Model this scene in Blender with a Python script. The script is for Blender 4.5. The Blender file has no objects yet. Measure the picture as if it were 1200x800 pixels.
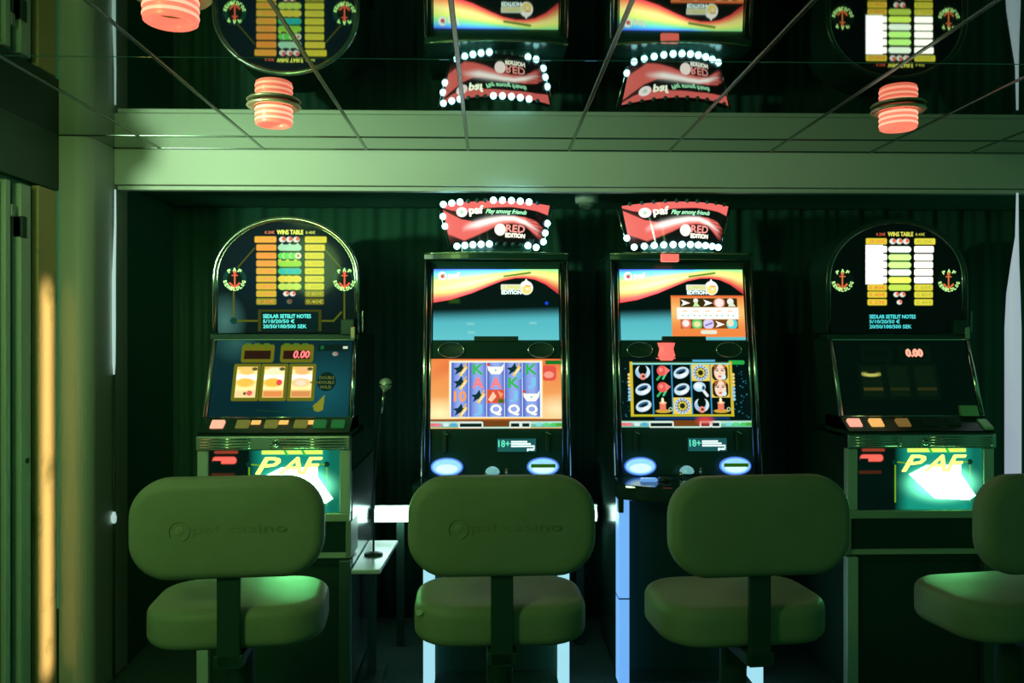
import bpy, bmesh, math, random
import numpy as np
from mathutils import Vector, Matrix

random.seed(4)
SC = bpy.context.scene
COL = SC.collection
PI = math.pi

# ------------------------------------------------------------------ camera
YAW = math.radians(1.49)
CAM = Vector((0.0, 0.0, 1.62))
F = 1000.0
cd = bpy.data.cameras.new('camera')
cd.sensor_width = 36.0
cd.lens = 30.0
cd.shift_y = -3.0 / 1200.0
cd.clip_start = 0.05
cam = bpy.data.objects.new('camera', cd)
cam.location = CAM
cam.rotation_euler = (PI / 2, 0, -YAW)
COL.objects.link(cam)
SC.camera = cam

# ------------------------------------------------------------------ world, lights, exposure
wd = bpy.data.worlds.new('world')
SC.world = wd
wd.use_nodes = True
bg = wd.node_tree.nodes['Background']
bg.inputs['Color'].default_value = (0.16, 1.0, 0.44, 1)
bg.inputs['Strength'].default_value = 0.12


def area(name, loc, target, size, power, color, spread=PI):
    l = bpy.data.lights.new(name, 'AREA')
    l.shape = 'DISK'
    l.size = size
    l.energy = power
    l.color = color
    l.spread = spread
    o = bpy.data.objects.new(name, l)
    o.location = loc
    o.rotation_euler = (Vector(target) - Vector(loc)).to_track_quat('-Z', 'Y').to_euler()
    COL.objects.link(o)
    return o


area('corridor_light', (-2.20, 2.15, 2.15), (-2.20 + 0.62, 2.15 + 0.79, 2.15 + 0.36), 0.12, 13.5, (0.62, 1.0, 0.55), math.radians(84))
area('front_fill', (-1.55, 0.75, 2.25), (-1.4, 3.2, 1.4), 0.5, 13, (0.50, 1.0, 0.26))  # added fill for the column front and the stool backs
warm = area('gold_panel_fill', (-1.42, 3.872, 1.0), (-1.94, 3.79, 1.0), 0.02, 0.95, (1.0, 0.80, 0.46), math.radians(17))  # added fill without a known fixture, brightens only the golden panel
warm.data.shape = 'RECTANGLE'
warm.data.size = 0.03
warm.data.size_y = 1.7
warm.rotation_euler = (PI / 2, 0, PI / 2 + math.atan2(0.085, 0.52))

SC.view_settings.view_transform = 'Standard'
SC.view_settings.look = 'None'
SC.view_settings.exposure = 0.0
SC.view_settings.gamma = 1.0
SC.view_settings.use_curve_mapping = False
SC.cycles.use_denoising = True
SC.cycles.max_bounces = 8
SC.cycles.sample_clamp_indirect = 4.0


# ------------------------------------------------------------------ measuring helpers
def ray(px, py):
    f = Vector((math.sin(YAW), math.cos(YAW), 0))
    r = Vector((math.cos(YAW), -math.sin(YAW), 0))
    return f + r * ((px - 600) / F) + Vector((0, 0, 1)) * ((397 - py) / F)


def W(px, py, Y):
    d = ray(px, py)
    return CAM + d * (Y / d.y)


def Wz(px, py, z):
    d = ray(px, py)
    return CAM + d * ((z - CAM.z) / d.z)


def hit(px, py, P0, N):
    d = ray(px, py)
    return CAM + d * ((P0 - CAM).dot(N) / d.dot(N))


def lin(c):
    c = np.asarray(c, float) / 255.0
    return np.where(c <= 0.04045, c / 12.92, ((c + 0.055) / 1.055) ** 2.4)


def L3(r, g, b):
    return tuple(float(v) for v in lin((r, g, b)))


# ------------------------------------------------------------------ materials
MATS = {}


def mat(name, color, rough=0.5, metal=0.0, emit=None, strength=1.0, spec=0.5, noise=None, bump=None, coat=0.0):
    if name in MATS:
        return MATS[name]
    m = bpy.data.materials.new(name)
    m.use_nodes = True
    nt = m.node_tree
    b = nt.nodes['Principled BSDF']
    b.inputs['Base Color'].default_value = (*color, 1)
    b.inputs['Roughness'].default_value = rough
    b.inputs['Metallic'].default_value = metal
    b.inputs['Specular IOR Level'].default_value = spec
    b.inputs['Coat Weight'].default_value = coat
    b.inputs['Coat Roughness'].default_value = 0.05
    if emit is not None:
        b.inputs['Emission Color'].default_value = (*emit, 1)
        b.inputs['Emission Strength'].default_value = strength
    if noise or bump:
        tc = nt.nodes.new('ShaderNodeTexCoord')
    if noise:
        sc, c2, lo, hi = noise
        n = nt.nodes.new('ShaderNodeTexNoise')
        n.inputs['Scale'].default_value = sc
        n.inputs['Detail'].default_value = 6
        r = nt.nodes.new('ShaderNodeValToRGB')
        r.color_ramp.elements[0].position = lo
        r.color_ramp.elements[1].position = hi
        r.color_ramp.elements[0].color = (*color, 1)
        r.color_ramp.elements[1].color = (*c2, 1)
        nt.links.new(tc.outputs['Object'], n.inputs['Vector'])
        nt.links.new(n.outputs['Fac'], r.inputs['Fac'])
        nt.links.new(r.outputs['Color'], b.inputs['Base Color'])
    if bump:
        sc, st = bump
        n = nt.nodes.new('ShaderNodeTexNoise')
        n.inputs['Scale'].default_value = sc
        n.inputs['Detail'].default_value = 4
        bp = nt.nodes.new('ShaderNodeBump')
        bp.inputs['Strength'].default_value = st
        bp.inputs['Distance'].default_value = 0.002
        nt.links.new(tc.outputs['Object'], n.inputs['Vector'])
        nt.links.new(n.outputs['Fac'], bp.inputs['Height'])
        nt.links.new(bp.outputs['Normal'], b.inputs['Normal'])
    MATS[name] = m
    return m


def art_mat(name, sample=True):
    if name in MATS:
        return MATS[name]
    m = bpy.data.materials.new(name)
    m.use_nodes = True
    nt = m.node_tree
    b = nt.nodes['Principled BSDF']
    b.inputs['Base Color'].default_value = (0.01, 0.012, 0.012, 1)
    b.inputs['Roughness'].default_value = 0.07
    b.inputs['Specular IOR Level'].default_value = 0.08
    a = nt.nodes.new('ShaderNodeAttribute')
    a.attribute_name = 'print'
    nt.links.new(a.outputs['Color'], b.inputs['Emission Color'])
    b.inputs['Emission Strength'].default_value = 1.0
    if not sample:
        m.cycles.emission_sampling = 'NONE'
    MATS[name] = m
    return m


M_BLACK = mat('black_lacquer', (0.016, 0.055, 0.040), 0.22)
M_BLACKM = mat('black_plastic', (0.016, 0.055, 0.038), 0.5)
M_CHROME = mat('chrome', (0.72, 0.76, 0.70), 0.16, 1.0)
M_BRUSH = mat('brushed_steel', (0.62, 0.66, 0.60), 0.34, 1.0, bump=(160, 0.15))
M_VINYL = mat('stool_vinyl', (0.27, 0.30, 0.18), 0.45, noise=(9, (0.30, 0.33, 0.21), 0.35, 0.7), bump=(220, 0.25), spec=0.18)
M_WALL = mat('painted_panel', (0.52, 0.55, 0.46), 0.5, bump=(90, 0.1))
M_BEAM = mat('beam_paint', (0.62, 0.66, 0.60), 0.5, bump=(90, 0.1))
M_DARKWALL = mat('dark_wall', (0.05, 0.24, 0.165), 0.6, bump=(30, 0.2))
M_CURT = mat('curtain_velvet', (0.026, 0.125, 0.088), 0.62, bump=(120, 0.3))
M_CARPET = mat('carpet', (0.02, 0.06, 0.045), 0.95, noise=(60, (0.03, 0.085, 0.06), 0.4, 0.6), bump=(300, 1.0))
M_MIRROR = mat('mirror_tile', (0.40, 0.46, 0.42), 0.025, 1.0)
M_RAIL = mat('ceiling_rail', (0.16, 0.19, 0.18), 0.25, 0.95)
M_GOLD = mat('gold_panel', (0.62, 0.46, 0.20), 0.45, 0.0, noise=(6, (0.22, 0.18, 0.06), 0.54, 0.72), bump=(40, 0.3))
M_FRAME = mat('grey_frame', (0.30, 0.36, 0.30), 0.45, 0.2)
M_DOORF = mat('door_paint', (0.52, 0.60, 0.48), 0.45)
M_SILVER = mat('silver_sheet', (0.88, 0.92, 0.92), 0.28, 0.1)
M_LED = mat('led_bulb', (0.6, 0.8, 0.9), 0.3, emit=(0.42, 0.95, 1.0), strength=6.0)
M_LEDOFF = mat('led_bulb_off', (0.05, 0.12, 0.14), 0.2)
M_TUBE = mat('tube_white', (0.8, 0.9, 0.88), 0.4, emit=(0.62, 1.0, 0.86), strength=8.0)
M_SLIM = mat('slim_tube', (0.7, 0.8, 0.8), 0.4, emit=(0.36, 0.50, 0.50), strength=1.0)
M_SLIMR = mat('slim_tube_lilac', (0.7, 0.8, 0.8), 0.4, emit=(0.30, 0.36, 0.43), strength=1.0)
M_PILLAR = mat('blue_light_strip', (0.5, 0.6, 0.8), 0.4, emit=(0.36, 0.72, 0.86), strength=1.0)
M_PILLARB = mat('deep_blue_light_strip', (0.4, 0.5, 0.8), 0.4, emit=(0.16, 0.42, 0.92), strength=1.0)
M_PINK = mat('pink_lamp_glass', (0.6, 0.2, 0.15), 0.3, emit=(1.0, 0.17, 0.11), strength=1.25)
M_PINKB = mat('pink_lamp_glass_bright', (0.8, 0.4, 0.3), 0.3, emit=(1.0, 0.36, 0.24), strength=1.6)
M_REDGLOW = mat('red_glow', (0.5, 0.1, 0.08), 0.3, emit=(1.0, 0.16, 0.13), strength=1.1)
M_AMBER = mat('amber_lamp', (0.6, 0.4, 0.1), 0.3, emit=(1.0, 0.50, 0.14), strength=0.9)
M_PINKBTN = mat('pink_button', (0.8, 0.4, 0.35), 0.3, emit=(1.0, 0.42, 0.30), strength=1.0)
M_OLIVE = mat('olive_button', (0.22, 0.21, 0.07), 0.35, emit=(0.30, 0.28, 0.05), strength=0.35)
M_GREENBTN = mat('green_button', (0.03, 0.16, 0.06), 0.35, emit=(0.02, 0.25, 0.06), strength=0.3)
M_DIMBTN = mat('dim_amber_button', (0.2, 0.12, 0.04), 0.35, emit=(0.35, 0.20, 0.05), strength=0.5)
M_WHITEGLOW = mat('white_print', (0.7, 0.8, 0.8), 0.4, emit=(0.80, 0.95, 0.95), strength=1.1)
M_WARMWHITE = mat('warm_white_print', (0.8, 0.8, 0.7), 0.4, emit=(1.0, 0.92, 0.80), strength=1.1)
M_CYANDOT = mat('cyan_display_print', (0.1, 0.5, 0.5), 0.4, emit=(0.08, 0.68, 0.72), strength=1.0)
M_REDDIG = mat('red_digits', (0.6, 0.1, 0.1), 0.4, emit=(1.0, 0.16, 0.18), strength=1.2)
M_PINKDIG = mat('pink_digits', (0.6, 0.3, 0.2), 0.4, emit=(1.0, 0.40, 0.28), strength=1.2)
M_REDTXT = mat('red_print', (0.6, 0.1, 0.06), 0.4, emit=(0.90, 0.14, 0.05), strength=0.9)
M_GREENTXT = mat('green_print', (0.1, 0.4, 0.1), 0.4, emit=(0.02, 0.42, 0.06), strength=1.0)
M_MINT = mat('mint_print', (0.3, 0.7, 0.4), 0.4, emit=(0.45, 0.95, 0.60), strength=1.0)
M_YELTXT = mat('yellow_print', (0.5, 0.5, 0.1), 0.4, emit=(0.75, 0.72, 0.10), strength=0.9)
M_DARKTXT = mat('dark_print', (0.12, 0.10, 0.02), 0.4)
M_TEALTXT = mat('teal_print', (0.1, 0.5, 0.4), 0.4, emit=(0.15, 0.90, 0.62), strength=0.9)
M_LIMEGLOW = mat('lime_neon', (0.6, 0.9, 0.2), 0.4, emit=(0.85, 1.0, 0.16), strength=1.9)
M_ORNTXT = mat('orange_print', (0.6, 0.3, 0.1), 0.4, emit=(1.0, 0.28, 0.08), strength=1.0)
M_BLUETXT = mat('blue_print', (0.2, 0.4, 0.6), 0.4, emit=(0.18, 0.50, 0.85), strength=1.0)
M_EMBOSS = mat('stool_emboss', (0.33, 0.34, 0.20), 0.4)
M_MIC = mat('mic_grille', (0.62, 0.68, 0.50), 0.35, 0.3, bump=(900, 0.6))
M_DOME = mat('dome_white', (0.50, 0.58, 0.50), 0.35)
M_DGLASS = mat('dome_glass', (0.22, 0.30, 0.23), 0.10)
M_ART = art_mat('backlit_print', False)
M_ARTL = art_mat('backlit_print_bright', True)


# ------------------------------------------------------------------ mesh helpers
def link(name, me, m, parent=None, loc=(0, 0, 0), rot=(0, 0, 0), smooth=False):
    o = bpy.data.objects.new(name, me)
    if m is not None and len(me.materials) == 0:
        me.materials.append(m)
    o.location = loc
    o.rotation_euler = rot
    if parent is not None:
        o.parent = parent
    if smooth:
        me.polygons.foreach_set('use_smooth', [True] * len(me.polygons))
    COL.objects.link(o)
    return o


def mesh(verts, faces):
    me = bpy.data.meshes.new('m')
    me.from_pydata([tuple(v) for v in verts], [], faces)
    me.update()
    return me


def part(name, bm, m, parent=None, loc=(0, 0, 0), rot=(0, 0, 0), smooth=False, label=None):
    bmesh.ops.recalc_face_normals(bm, faces=bm.faces)
    me = bpy.data.meshes.new(name)
    bm.to_mesh(me)
    bm.free()
    o = link(name, me, m, parent, loc, rot, smooth)
    if label:
        o['label'] = label
    return o


def thing(name, label, cat, loc=(0, 0, 0), rotz=0.0, group=None, kind=None):
    o = bpy.data.objects.new(name, None)
    o.empty_display_size = 0.1
    o.location = loc
    o.rotation_euler = (0, 0, rotz)
    COL.objects.link(o)
    return tag(o, label, cat, group, kind)


def tag(o, label, cat, group=None, kind=None):
    o['label'] = label
    o['category'] = cat
    if group:
        o['group'] = group
    if kind:
        o['kind'] = kind
    return o


def bm_box(bm, x0, x1, y0, y1, z0, z1, bev=0.0):
    r = bmesh.ops.create_cube(bm, size=1.0)
    vs = r['verts']
    for v in vs:
        v.co.x = x0 + (v.co.x + 0.5) * (x1 - x0)
        v.co.y = y0 + (v.co.y + 0.5) * (y1 - y0)
        v.co.z = z0 + (v.co.z + 0.5) * (z1 - z0)
    if bev > 0:
        es = list({e for v in vs for e in v.link_edges})
        bmesh.ops.bevel(bm, geom=es, offset=bev, segments=2, affect='EDGES', profile=0.5)


def box(x0, x1, y0, y1, z0, z1, bev=0.0):
    bm = bmesh.new()
    bm_box(bm, x0, x1, y0, y1, z0, z1, bev)
    return bm


def prism_x(profile, x0, x1, bev=0.0):
    """profile: (y,z) outline extruded along x"""
    bm = bmesh.new()
    a = [bm.verts.new((x0, y, z)) for y, z in profile]
    b = [bm.verts.new((x1, y, z)) for y, z in profile]
    n = len(profile)
    bm.faces.new(a)
    bm.faces.new(list(reversed(b)))
    for i in range(n):
        bm.faces.new((a[i], b[i], b[(i + 1) % n], a[(i + 1) % n]))
    bmesh.ops.recalc_face_normals(bm, faces=bm.faces)
    if bev:
        bmesh.ops.bevel(bm, geom=list(bm.edges), offset=bev, segments=2, affect='EDGES', profile=0.5)
    return bm


def prism_z(outline, z0, z1, bev=0.0):
    bm = bmesh.new()
    a = [bm.verts.new((x, y, z0)) for x, y in outline]
    b = [bm.verts.new((x, y, z1)) for x, y in outline]
    n = len(outline)
    bm.faces.new(a)
    bm.faces.new(list(reversed(b)))
    for i in range(n):
        bm.faces.new((a[i], b[i], b[(i + 1) % n], a[(i + 1) % n]))
    bmesh.ops.recalc_face_normals(bm, faces=bm.faces)
    if bev:
        es = [e for e in bm.edges if abs(e.verts[0].co.z - e.verts[1].co.z) < 1e-6]
        bmesh.ops.bevel(bm, geom=es, offset=bev, segments=2, affect='EDGES', profile=0.5)
    return bm


def lathe(profile, n=24):
    """profile: (r,z) from bottom to top about z"""
    bm = bmesh.new()
    rings = []
    for r, z in profile:
        if r < 1e-5:
            rings.append([bm.verts.new((0, 0, z))])
        else:
            rings.append([bm.verts.new((r * math.cos(2 * PI * i / n), r * math.sin(2 * PI * i / n), z)) for i in range(n)])
    for A, B in zip(rings, rings[1:]):
        for i in range(n):
            j = (i + 1) % n
            if len(A) == 1 and len(B) == 1:
                continue
            if len(A) == 1:
                bm.faces.new((A[0], B[j], B[i]))
            elif len(B) == 1:
                bm.faces.new((A[i], A[j], B[0]))
            else:
                bm.faces.new((A[i], A[j], B[j], B[i]))
    return bm


def tube(path, rad, n=10, closed=False):
    """sweep a circle (radius may be a list) along points"""
    bm = bmesh.new()
    P = [Vector(p) for p in path]
    m = len(P)
    rads = rad if isinstance(rad, (list, tuple)) else [rad] * m
    rings = []
    up = None
    for i, p in enumerate(P):
        if closed:
            t = (P[(i + 1) % m] - P[i - 1]).normalized()
        else:
            t = (P[min(i + 1, m - 1)] - P[max(i - 1, 0)]).normalized()
        if up is None:
            up = t.orthogonal().normalized()
        up = (up - t * up.dot(t)).normalized()
        s = t.cross(up)
        rings.append([bm.verts.new(p + (up * math.cos(2 * PI * k / n) + s * math.sin(2 * PI * k / n)) * rads[i]) for k in range(n)])
    rng = range(m if closed else m - 1)
    for i in rng:
        A, B = rings[i], rings[(i + 1) % m]
        for k in range(n):
            l = (k + 1) % n
            bm.faces.new((A[k], A[l], B[l], B[k]))
    if not closed:
        bm.faces.new(list(reversed(rings[0])))
        bm.faces.new(rings[-1])
    return bm


def rrect(w, h, r, n=7):
    pts = []
    r = min(r, w / 2 - 1e-4, h / 2 - 1e-4)
    for cx, cy, a0 in ((w / 2 - r, h / 2 - r, 0), (-w / 2 + r, h / 2 - r, 90), (-w / 2 + r, -h / 2 + r, 180), (w / 2 - r, -h / 2 + r, 270)):
        for k in range(n + 1):
            a = math.radians(a0 + 90 * k / n)
            pts.append((cx + r * math.cos(a), cy + r * math.sin(a)))
    return pts


def cushion(w, h, t, r, edge, bulge=0.0, side=0.0, n=9):
    """padded cushion: outline in (u,v), thickness along n; returns list (u,v,n) loops as bmesh in u=x, v=y, n=z"""
    bm = bmesh.new()
    loops = []

    def loop(ins, z):
        pts = rrect(w - 2 * ins, h - 2 * ins, max(r - ins, 0.02), n)
        out = []
        for x, y in pts:
            k = 1 - (abs(x) / (w / 2)) ** 2
            k2 = 1 - (abs(y) / (h / 2)) ** 2
            out.append(bm.verts.new((x * (1 + side * k2), y * (1 + side * k), z)))
        return out
    prof = []
    for k in range(6):
        a = PI / 2 * k / 5
        prof.append((edge * (1 - math.sin(a)), -(t / 2 - edge) - edge * math.cos(a)))
    for k in range(6):
        a = PI / 2 * k / 5
        prof.append((edge * (1 - math.cos(a)), (t / 2 - edge) + edge * math.sin(a)))
    for ins, z in prof:
        loops.append(loop(ins, z))
    N = len(loops[0])
    for A, B in zip(loops, loops[1:]):
        for i in range(N):
            j = (i + 1) % N
            bm.faces.new((A[i], A[j], B[j], B[i]))
    for L, sgn in ((loops[-1], 1), (loops[0], -1)):
        prev = L
        for s in (0.85, 0.65, 0.4, 0.18):
            cur = [bm.verts.new((v.co.x * s, v.co.y * s, v.co.z + sgn * bulge * (1 - s * s))) for v in L]
            for i in range(N):
                j = (i + 1) % N
                bm.faces.new((prev[i], prev[j], cur[j], cur[i]))
            prev = cur
        bm.faces.new(prev)
    bmesh.ops.recalc_face_normals(bm, faces=bm.faces)
    return bm


# ------------------------------------------------------------------ printed / backlit panels
class Panel:
    """a flat rectangle given by its corners (local to a thing), drawn on in its own design units"""

    def __init__(self, TL, TR, BL, BR, w, h):
        self.c = [Vector(v) for v in (TL, TR, BL, BR)]
        self.w, self.h = w, h
        TL, TR, BL, BR = self.c
        self.ex = ((TR - TL) + (BR - BL)).normalized()
        self.ez = ((TL - BL) + (TR - BR)).normalized()
        self.n = self.ex.cross(self.ez).normalized()   # towards the viewer (-y)
        if self.n.y > 0:
            self.n = -self.n

    def pt(self, x, y, off=0.0):
        u, v = x / self.w, y / self.h
        TL, TR, BL, BR = self.c
        return TL * (1 - u) * (1 - v) + TR * u * (1 - v) + BL * (1 - u) * v + BR * u * v + self.n * off

    def unit(self):
        return (self.pt(self.w, self.h / 2) - self.pt(0, self.h / 2)).length / self.w


def art(name, panel, fn, parent, m, res=2.0, off=0.002, surf=None, keep=None):
    nx, ny = int(panel.w * res) + 1, int(panel.h * res) + 1
    xs = np.linspace(0, panel.w, nx)
    ys = np.linspace(0, panel.h, ny)
    X, Y = np.meshgrid(xs, ys)
    img = np.zeros((ny, nx, 3))
    img = fn(img, X, Y)
    if surf is None:
        TL, TR, BL, BR = [np.array(c) for c in panel.c]
        u = (X / panel.w)[..., None]
        v = (Y / panel.h)[..., None]
        P = TL * (1 - u) * (1 - v) + TR * u * (1 - v) + BL * (1 - u) * v + BR * u * v + np.array(panel.n) * off
    else:
        P = surf(X, Y)
    idx = np.arange(nx * ny).reshape(ny, nx)
    q = np.stack([idx[:-1, :-1], idx[1:, :-1], idx[1:, 1:], idx[:-1, 1:]], -1)
    if keep is not None:
        k = keep(X, Y)
        kk = k[:-1, :-1] & k[1:, :-1] & k[1:, 1:] & k[:-1, 1:]
        q = q[kk]
    q = q.reshape(-1, 4)
    me = bpy.data.meshes.new(name)
    V = P.reshape(-1, 3)
    used = np.unique(q)
    remap = np.full(nx * ny, -1)
    remap[used] = np.arange(len(used))
    q = remap[q]
    V = V[used]
    C = img.reshape(-1, 3)[used]
    me.vertices.add(len(V))
    me.vertices.foreach_set('co', V.ravel())
    me.loops.add(q.size)
    me.loops.foreach_set('vertex_index', q.ravel())
    me.polygons.add(len(q))
    me.polygons.foreach_set('loop_start', np.arange(0, q.size, 4))
    me.polygons.foreach_set('loop_total', np.full(len(q), 4))
    me.update(calc_edges=True)
    at = me.color_attributes.new('print', 'FLOAT_COLOR', 'POINT')
    at.data.foreach_set('color', np.concatenate([C, np.ones((len(C), 1))], 1).ravel())
    return link(name, me, m, parent)


def smooth(a, e):
    return np.clip(a / e + 0.5, 0, 1)


def put(img, mask, c, gain=1.0):
    c = lin(c) * gain if not isinstance(c, np.ndarray) else c * gain
    m = mask[..., None]
    img[:] = img * (1 - m) + c * m
    return img


def m_rect(X, Y, x0, y0, x1, y1, e=0.7):
    return smooth(np.minimum(np.minimum(X - x0, x1 - X), np.minimum(Y - y0, y1 - Y)), e)


def m_rrect(X, Y, x0, y0, x1, y1, r, e=0.7):
    cx, cy = (x0 + x1) / 2, (y0 + y1) / 2
    qx = np.abs(X - cx) - (x1 - x0) / 2 + r
    qy = np.abs(Y - cy) - (y1 - y0) / 2 + r
    d = np.hypot(np.maximum(qx, 0), np.maximum(qy, 0)) + np.minimum(np.maximum(qx, qy), 0) - r
    return smooth(-d, e)


def m_ell(X, Y, cx, cy, rx, ry=None, e=0.7, rot=0.0):
    ry = rx if ry is None else ry
    c, s = math.cos(rot), math.sin(rot)
    dx, dy = X - cx, Y - cy
    a = (dx * c + dy * s) / rx
    b = (-dx * s + dy * c) / ry
    return smooth((1 - np.hypot(a, b)) * min(rx, ry), e)


def m_line(X, Y, x0, y0, x1, y1, w, e=0.7):
    dx, dy = x1 - x0, y1 - y0
    t = np.clip(((X - x0) * dx + (Y - y0) * dy) / (dx * dx + dy * dy + 1e-9), 0, 1)
    d = np.hypot(X - x0 - t * dx, Y - y0 - t * dy)
    return smooth(w / 2 - d, e)


def m_poly(X, Y, pts):
    ins = np.zeros(X.shape, bool)
    n = len(pts)
    for i in range(n):
        (x0, y0), (x1, y1) = pts[i], pts[(i + 1) % n]
        if y0 == y1:
            continue
        c = ((y0 > Y) != (y1 > Y)) & (X < (x1 - x0) * (Y - y0) / (y1 - y0) + x0)
        ins ^= c
    return ins.astype(float)


GLYPH = {}


def glyphs(s, shear=0.0):
    k = (s, shear)
    if k not in GLYPH:
        cu = bpy.data.curves.new('t', 'FONT')
        cu.body = s
        cu.size = 1.0
        cu.shear = shear
        cu.resolution_u = 2
        cu.fill_mode = 'FRONT'
        cu.extrude = 0.0
        ob = bpy.data.objects.new('t', cu)
        COL.objects.link(ob)
        dg = bpy.context.evaluated_depsgraph_get()
        me = bpy.data.meshes.new_from_object(ob.evaluated_get(dg))
        V = np.array([v.co[:2] for v in me.vertices]) if len(me.vertices) else np.zeros((0, 2))
        Fc = [tuple(p.vertices) for p in me.polygons]
        bpy.data.objects.remove(ob)
        bpy.data.meshes.remove(me)
        bpy.data.curves.remove(cu)
        GLYPH[k] = (V, Fc)
    return GLYPH[k]


class Print:
    """collects lettering on a panel; one mesh per ink"""

    def __init__(self, panel, parent, off=0.0035, surf=None):
        self.p, self.parent, self.off, self.surf = panel, parent, off, surf
        self.v, self.f = [], []

    def add(self, s, x0, y0, x1, y1, shear=0.0, rot=0.0, bold=0.0):
        """fit the word into a design-unit rectangle (y grows downwards)"""
        V, Fc = glyphs(s, shear)
        if len(V) == 0:
            return self
        mn, mx = V.min(0), V.max(0)
        U = (V - mn) / np.maximum(mx - mn, 1e-6)
        xs = x0 + U[:, 0] * (x1 - x0)
        ys = y1 - U[:, 1] * (y1 - y0)
        if rot:
            cx, cy = (x0 + x1) / 2, (y0 + y1) / 2
            c, sn = math.cos(rot), math.sin(rot)
            xs, ys = cx + (xs - cx) * c - (ys - cy) * sn, cy + (xs - cx) * sn + (ys - cy) * c
        shifts = [(0, 0)] if not bold else [(-bold, 0), (bold, 0), (0, -bold), (0, bold)]
        for i, (ax, ay) in enumerate(shifts):
            b = len(self.v)
            for x, y in zip(xs, ys):
                self.v.append(self.pos(x + ax, y + ay, self.off + 0.0001 * i))
            self.f += [tuple(k + b for k in f) for f in Fc]
        return self

    def pos(self, x, y, off):
        if self.surf is not None:
            q = self.surf(np.array([x]), np.array([y]), off)[0]
            return Vector(q)
        return self.p.pt(x, y, off)

    def done(self, m, name='lettering', label=None):
        o = link(name, mesh(self.v, self.f), m, self.parent)
        if label:
            o['label'] = label
        if name in ('stamped_lettering', 'price_lettering', 'emblem_lettering', 'symbol_lettering', 'display_lettering', 'print_lettering'):
            o['kind'] = 'stuff'
        return o


# ================================================================== SETTING
Y_B = 4.15                      # beam face
Z_C = CAM.z + 0.915             # mirror ceiling
Z_BB = CAM.z + 0.179 * Y_B      # underside of the beam
XL = W(69, 400, 3.89).x         # left wall plane
X_COL = W(104, 400, 3.89).x     # column's right face

fl = part('floor', box(-4.5, 4.5, -1.5, 5.2, -0.08, 0.0), M_CARPET)
tag(fl, 'dark carpeted floor of the gaming room', 'floor', kind='structure')

# ceiling: frame rails as its mesh, mirror panels as its pieces
xs_rail = [-3.06, -2.57, -2.08, -1.585, -1.09, -0.595, -0.105, 0.385, 0.876, 1.372, 1.868, 2.36, 2.85, 3.34]
ys_rail = [-0.47, 0.62, 1.71, 2.80, 3.894, 4.15]
bm = bmesh.new()
bm_box(bm, -3.1, 3.4, -0.5, 5.2, Z_C + 0.02, Z_C + 0.1)
cl = part('ceiling', bm, M_DARKWALL)
tag(cl, 'dark mirrored panel ceiling reflecting the slot machines', 'ceiling', kind='structure')
pan_me = {}
for j in range(len(ys_rail) - 1):
    for i in range(len(xs_rail) - 1):
        w, d = xs_rail[i + 1] - xs_rail[i] - 0.012, ys_rail[j + 1] - ys_rail[j] - 0.005
        o = part('ceiling_panel', box(-w / 2, w / 2, -d / 2, d / 2, 0, 0.018, 0.002), M_MIRROR, cl,
                 ((xs_rail[i] + xs_rail[i + 1]) / 2, (ys_rail[j] + ys_rail[j + 1]) / 2, Z_C))
for x in xs_rail:
    part('ceiling_rail', box(-0.007, 0.007, -0.47, 4.148, -0.003, 0.012, 0.0015), M_RAIL, cl, (x, 0, Z_C))
for y in ys_rail[-2:]:
    w = 0.014 if y > 4.1 else (0.010 if y > 3.8 else 0.004)
    part('ceiling_rail', box(-3.06, 3.34, -w, w * 0.2, -0.0035, 0.012, 0.0015), M_RAIL, cl, (0, y, Z_C))

# beam over the machine niche, with its pale lower lip
bm = bmesh.new()
bm_box(bm, X_COL, 3.4, Y_B, Y_B + 0.10, Z_BB, Z_C + 0.02, 0.004)
beam = part('trim_1', bm, M_BEAM)
tag(beam, 'pale painted beam across the top of the machine niche', 'beam', kind='structure')
part('beam_lip', box(X_COL + 0.01, 3.4, Y_B + 0.012, Y_B + 0.06, Z_BB - 0.024, Z_BB - 0.004, 0.003), M_BEAM, beam)
sof = part('trim_2', box(X_COL, 3.4, Y_B + 0.1, 5.2, Z_BB + 0.02, Z_BB + 0.08), M_DARKWALL)
tag(sof, 'dark soffit board under the beam above the machines', 'soffit', kind='structure')
wb = part('wall_back', box(-2.2, 3.6, 5.06, 5.2, 0, Z_C), M_DARKWALL)
tag(wb, 'dark back wall behind the curtain', 'wall', kind='structure')

# rounded column at the left of the niche
r = 0.07
pts = [(XL, 4.3), (XL, 3.89)]
for k in range(9):
    a = math.radians(-90 + 90 * k / 8)
    pts.append((X_COL - r + r * math.cos(a), 3.89 + r + r * math.sin(a)))
pts.append((X_COL, 4.3))
colm = part('trim_3', prism_z(pts, 0, Z_C - 0.001), M_WALL, smooth=False)
tag(colm, 'grey round-cornered column left of the machine niche', 'column', kind='structure')
wn = part('wall_niche', box(XL, X_COL - 0.02, 4.3, 5.2, 0, Z_C), M_DARKWALL)
tag(wn, 'dark side wall of the machine niche', 'wall', kind='structure')

# left wall with a door
ZH = CAM.z + 0.665             # head of the opening
wl = part('wall_left', box(XL - 0.16, XL, 3.03, 3.89, ZH, Z_C), M_BLACKM)
tag(wl, 'dark wall over the doorway at the left', 'wall', kind='structure')


def yl(px):                    # distance of a picture column on the left wall
    return hit(px, 400, Vector((XL, 0, 0)), Vector((1, 0, 0))).y


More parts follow.
